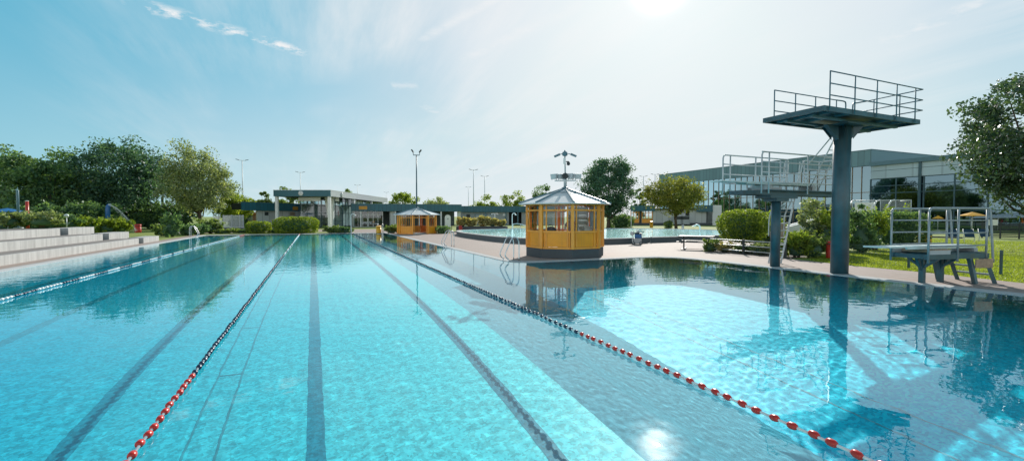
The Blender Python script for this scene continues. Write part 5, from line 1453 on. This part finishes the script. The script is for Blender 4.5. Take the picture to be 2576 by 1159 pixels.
def right_terrace():
    a, b = P(2470,38), P(2720,34)
    t, Ln = facade('terrace_fence', 'dark slatted fence under the big tree at the right edge', 'fence', a, b)
    o = MB()
    for i in range(9): o.box(0,Ln,-.015,.015,.12+.13*i,.20+.13*i)
    o.build('slats', M['dark'], t)
    for i in range(6): MB().box(Ln*i/5-.05,Ln*i/5+.05,-.06,.06,0,1.35).build('post', M['dark'], t)
    a = P(2494,36.5); s = thing('notice_board', 'blank white notice board on the dark fence under the big tree', 'notice board', (*a,0), math.atan2(b[1]-a[1], b[0]-a[0]))
    MB().box(-.33,.33,-.02,.02,1.10,1.56).build('board', M['white'], s); MB().box(-.03,.03,.021,.06,0,1.5).build('post', M['galv'], s)
    a, b = P(2440,60), P(2760,48)
    t, Ln = facade('awning', 'pale sloping awning of the terrace at the right edge', 'awning', a, b)
    MB().add([(0,0,1.55),(Ln,0,1.8),(Ln,3.5,3.0),(0,3.5,2.6),(0,0,1.62),(Ln,0,1.87),(Ln,3.5,3.07),(0,3.5,2.67)], [(3,2,1,0),(4,5,6,7),(0,1,5,4),(2,3,7,6)]).build('cloth', M['canopy_grey'], t)
    for i in range(5): MB().tube([(Ln*i/4,.1,0),(Ln*i/4,.1,1.6+.25*i/4)], .04, 6).build('pole', M['galv'], t)
    lg = [(2395,31.5,'left'),(2437,31,'middle'),(2475,32,'right')]
    for px, d, s in lg:
        t = thing('deck_chair', f'folded pale deck chair on the far lawn, {s} one of three', 'deck chair', (*P(px,d),0), R(-60))
        for q in (-.25,.25):
            MB().tube([(q,-.35,.0),(q,.35,.95)], .016, 6).build('frame_bar', M['white'], t); MB().tube([(q,.3,.0),(q,-.35,.45)], .016, 6).build('leg', M['white'], t)
        MB().add([(-.24,-.33,.40),(.24,-.33,.40),(.24,.33,.92),(-.24,.33,.92)], [(0,1,2,3)]).build('sling', M['darkblue'], t)
right_terrace()

# left bank furniture
def left_items():
    t = thing('water_feature', 'tall blue water play column with rounded top spraying a jet', 'water play column', (*P(272,53),0), R(30))
    MB().tube([(0,0,0),(0,0,2.6),(.05,0,2.95),(.16,0,3.18)], [.24,.24,.23,.19], 16).build('column', M['blue'], t)
    MB().lathe([(.20,3.14),(.18,3.22),(.10,3.27),(.02,3.28)], 16, (.16,0,0)).build('cap', M['lamp_glass'], t)
    x, y = P(272,53); ex, ey = P(342,49)
    wj = thing('water_jet', 'thin arc of white water spraying from the blue column towards the red bin', 'water jet', (x,y,0))
    rs = np.random.default_rng(5); n = 2600; tt = rs.uniform(0,1,n)**.8
    dx, dy = ex-x, ey-y
    C = np.stack([dx*tt, dy*tt, 3.16+.12*tt-3.0*tt**1.7],1) + rs.normal(size=(n,3))*(.015+.05*tt)[:,None]
    fall = rs.uniform(0,1,n) < .45; C[fall,2] -= rs.uniform(0,1,fall.sum())**2*1.1*tt[fall]; C = C[C[:,2] > .03]
    leaf_mesh('spray', C, .022, rs, M['lamp_glass'], wj, 0, .5)
    for lab, px, d, zb, h, r, m in (('slim grey cylindrical pole above the concrete steps at the left','p',0,0,0,0,0),):
        pass
    t = thing('play_pole', 'tall slim grey pole above the concrete steps at the left edge', 'pole', (*P(47,37),.85))
    MB().lathe([(.09,0),(.09,3.05),(.06,3.11)], 14).build('shaft', M['tower_light'], t); MB().lathe([(.30,.0),(.30,.05),(.16,.07)], 14).build('base', M['galv'], t)
    t = thing('play_pole', 'shorter bright red pole right of the tall grey pole', 'pole', (*P(70,38.5),.8))
    MB().lathe([(.11,0),(.11,2.27)], 14).build('shaft', M['red'], t); MB().lathe([(.115,2.273),(.11,2.33),(.05,2.35)], 14).build('cap', M['lamp_glass'], t)
    t = thing('globe_lamp', 'small white globe lamp on a thin post among the left shrubs', 'garden lamp', (*P(168,36.5),.7))
    MB().tube([(0,0,0),(0,0,1.05)], .035, 8).build('post', M['galv'], t); MB().lathe([(.02,1.02),(.13,1.08),(.16,1.17),(.12,1.27),(.02,1.31)], 14).build('globe', M['lamp_glass'], t)
    t = thing('signal_post', 'thin dark post on the lawn right of the small kiosk', 'post', (*P(1136,52),0))
    MB().tube([(0,0,0),(0,0,1.3)], .035, 8).build('shaft', M['dark'], t); MB().box(-.06,.06,-.03,.03,1.303,1.4).build('cap', M['dark'], t)
left_items()

# ------------------------------------------------------------------ camera and render settings
cam = bpy.data.cameras.new('camera'); co = bpy.data.objects.new('camera', cam); col.objects.link(co)
cam.lens = 16.0; cam.sensor_width = 36.0; cam.clip_start = .05; cam.clip_end = 4000
co.location = (0,0,EYE); co.rotation_euler = (R(90-1.78), 0, -YAW)
sc.camera = co
sc.view_settings.view_transform = 'Standard'; sc.view_settings.look = 'None'; sc.view_settings.exposure = 0; sc.view_settings.gamma = 1
cy = sc.cycles
cy.use_denoising = True; cy.max_bounces = 8; cy.diffuse_bounces = 3; cy.glossy_bounces = 4; cy.transmission_bounces = 6; cy.transparent_max_bounces = 12
cy.sample_clamp_indirect = 4.0; cy.caustics_reflective = False; cy.caustics_refractive = True; cy.blur_glossy = .2
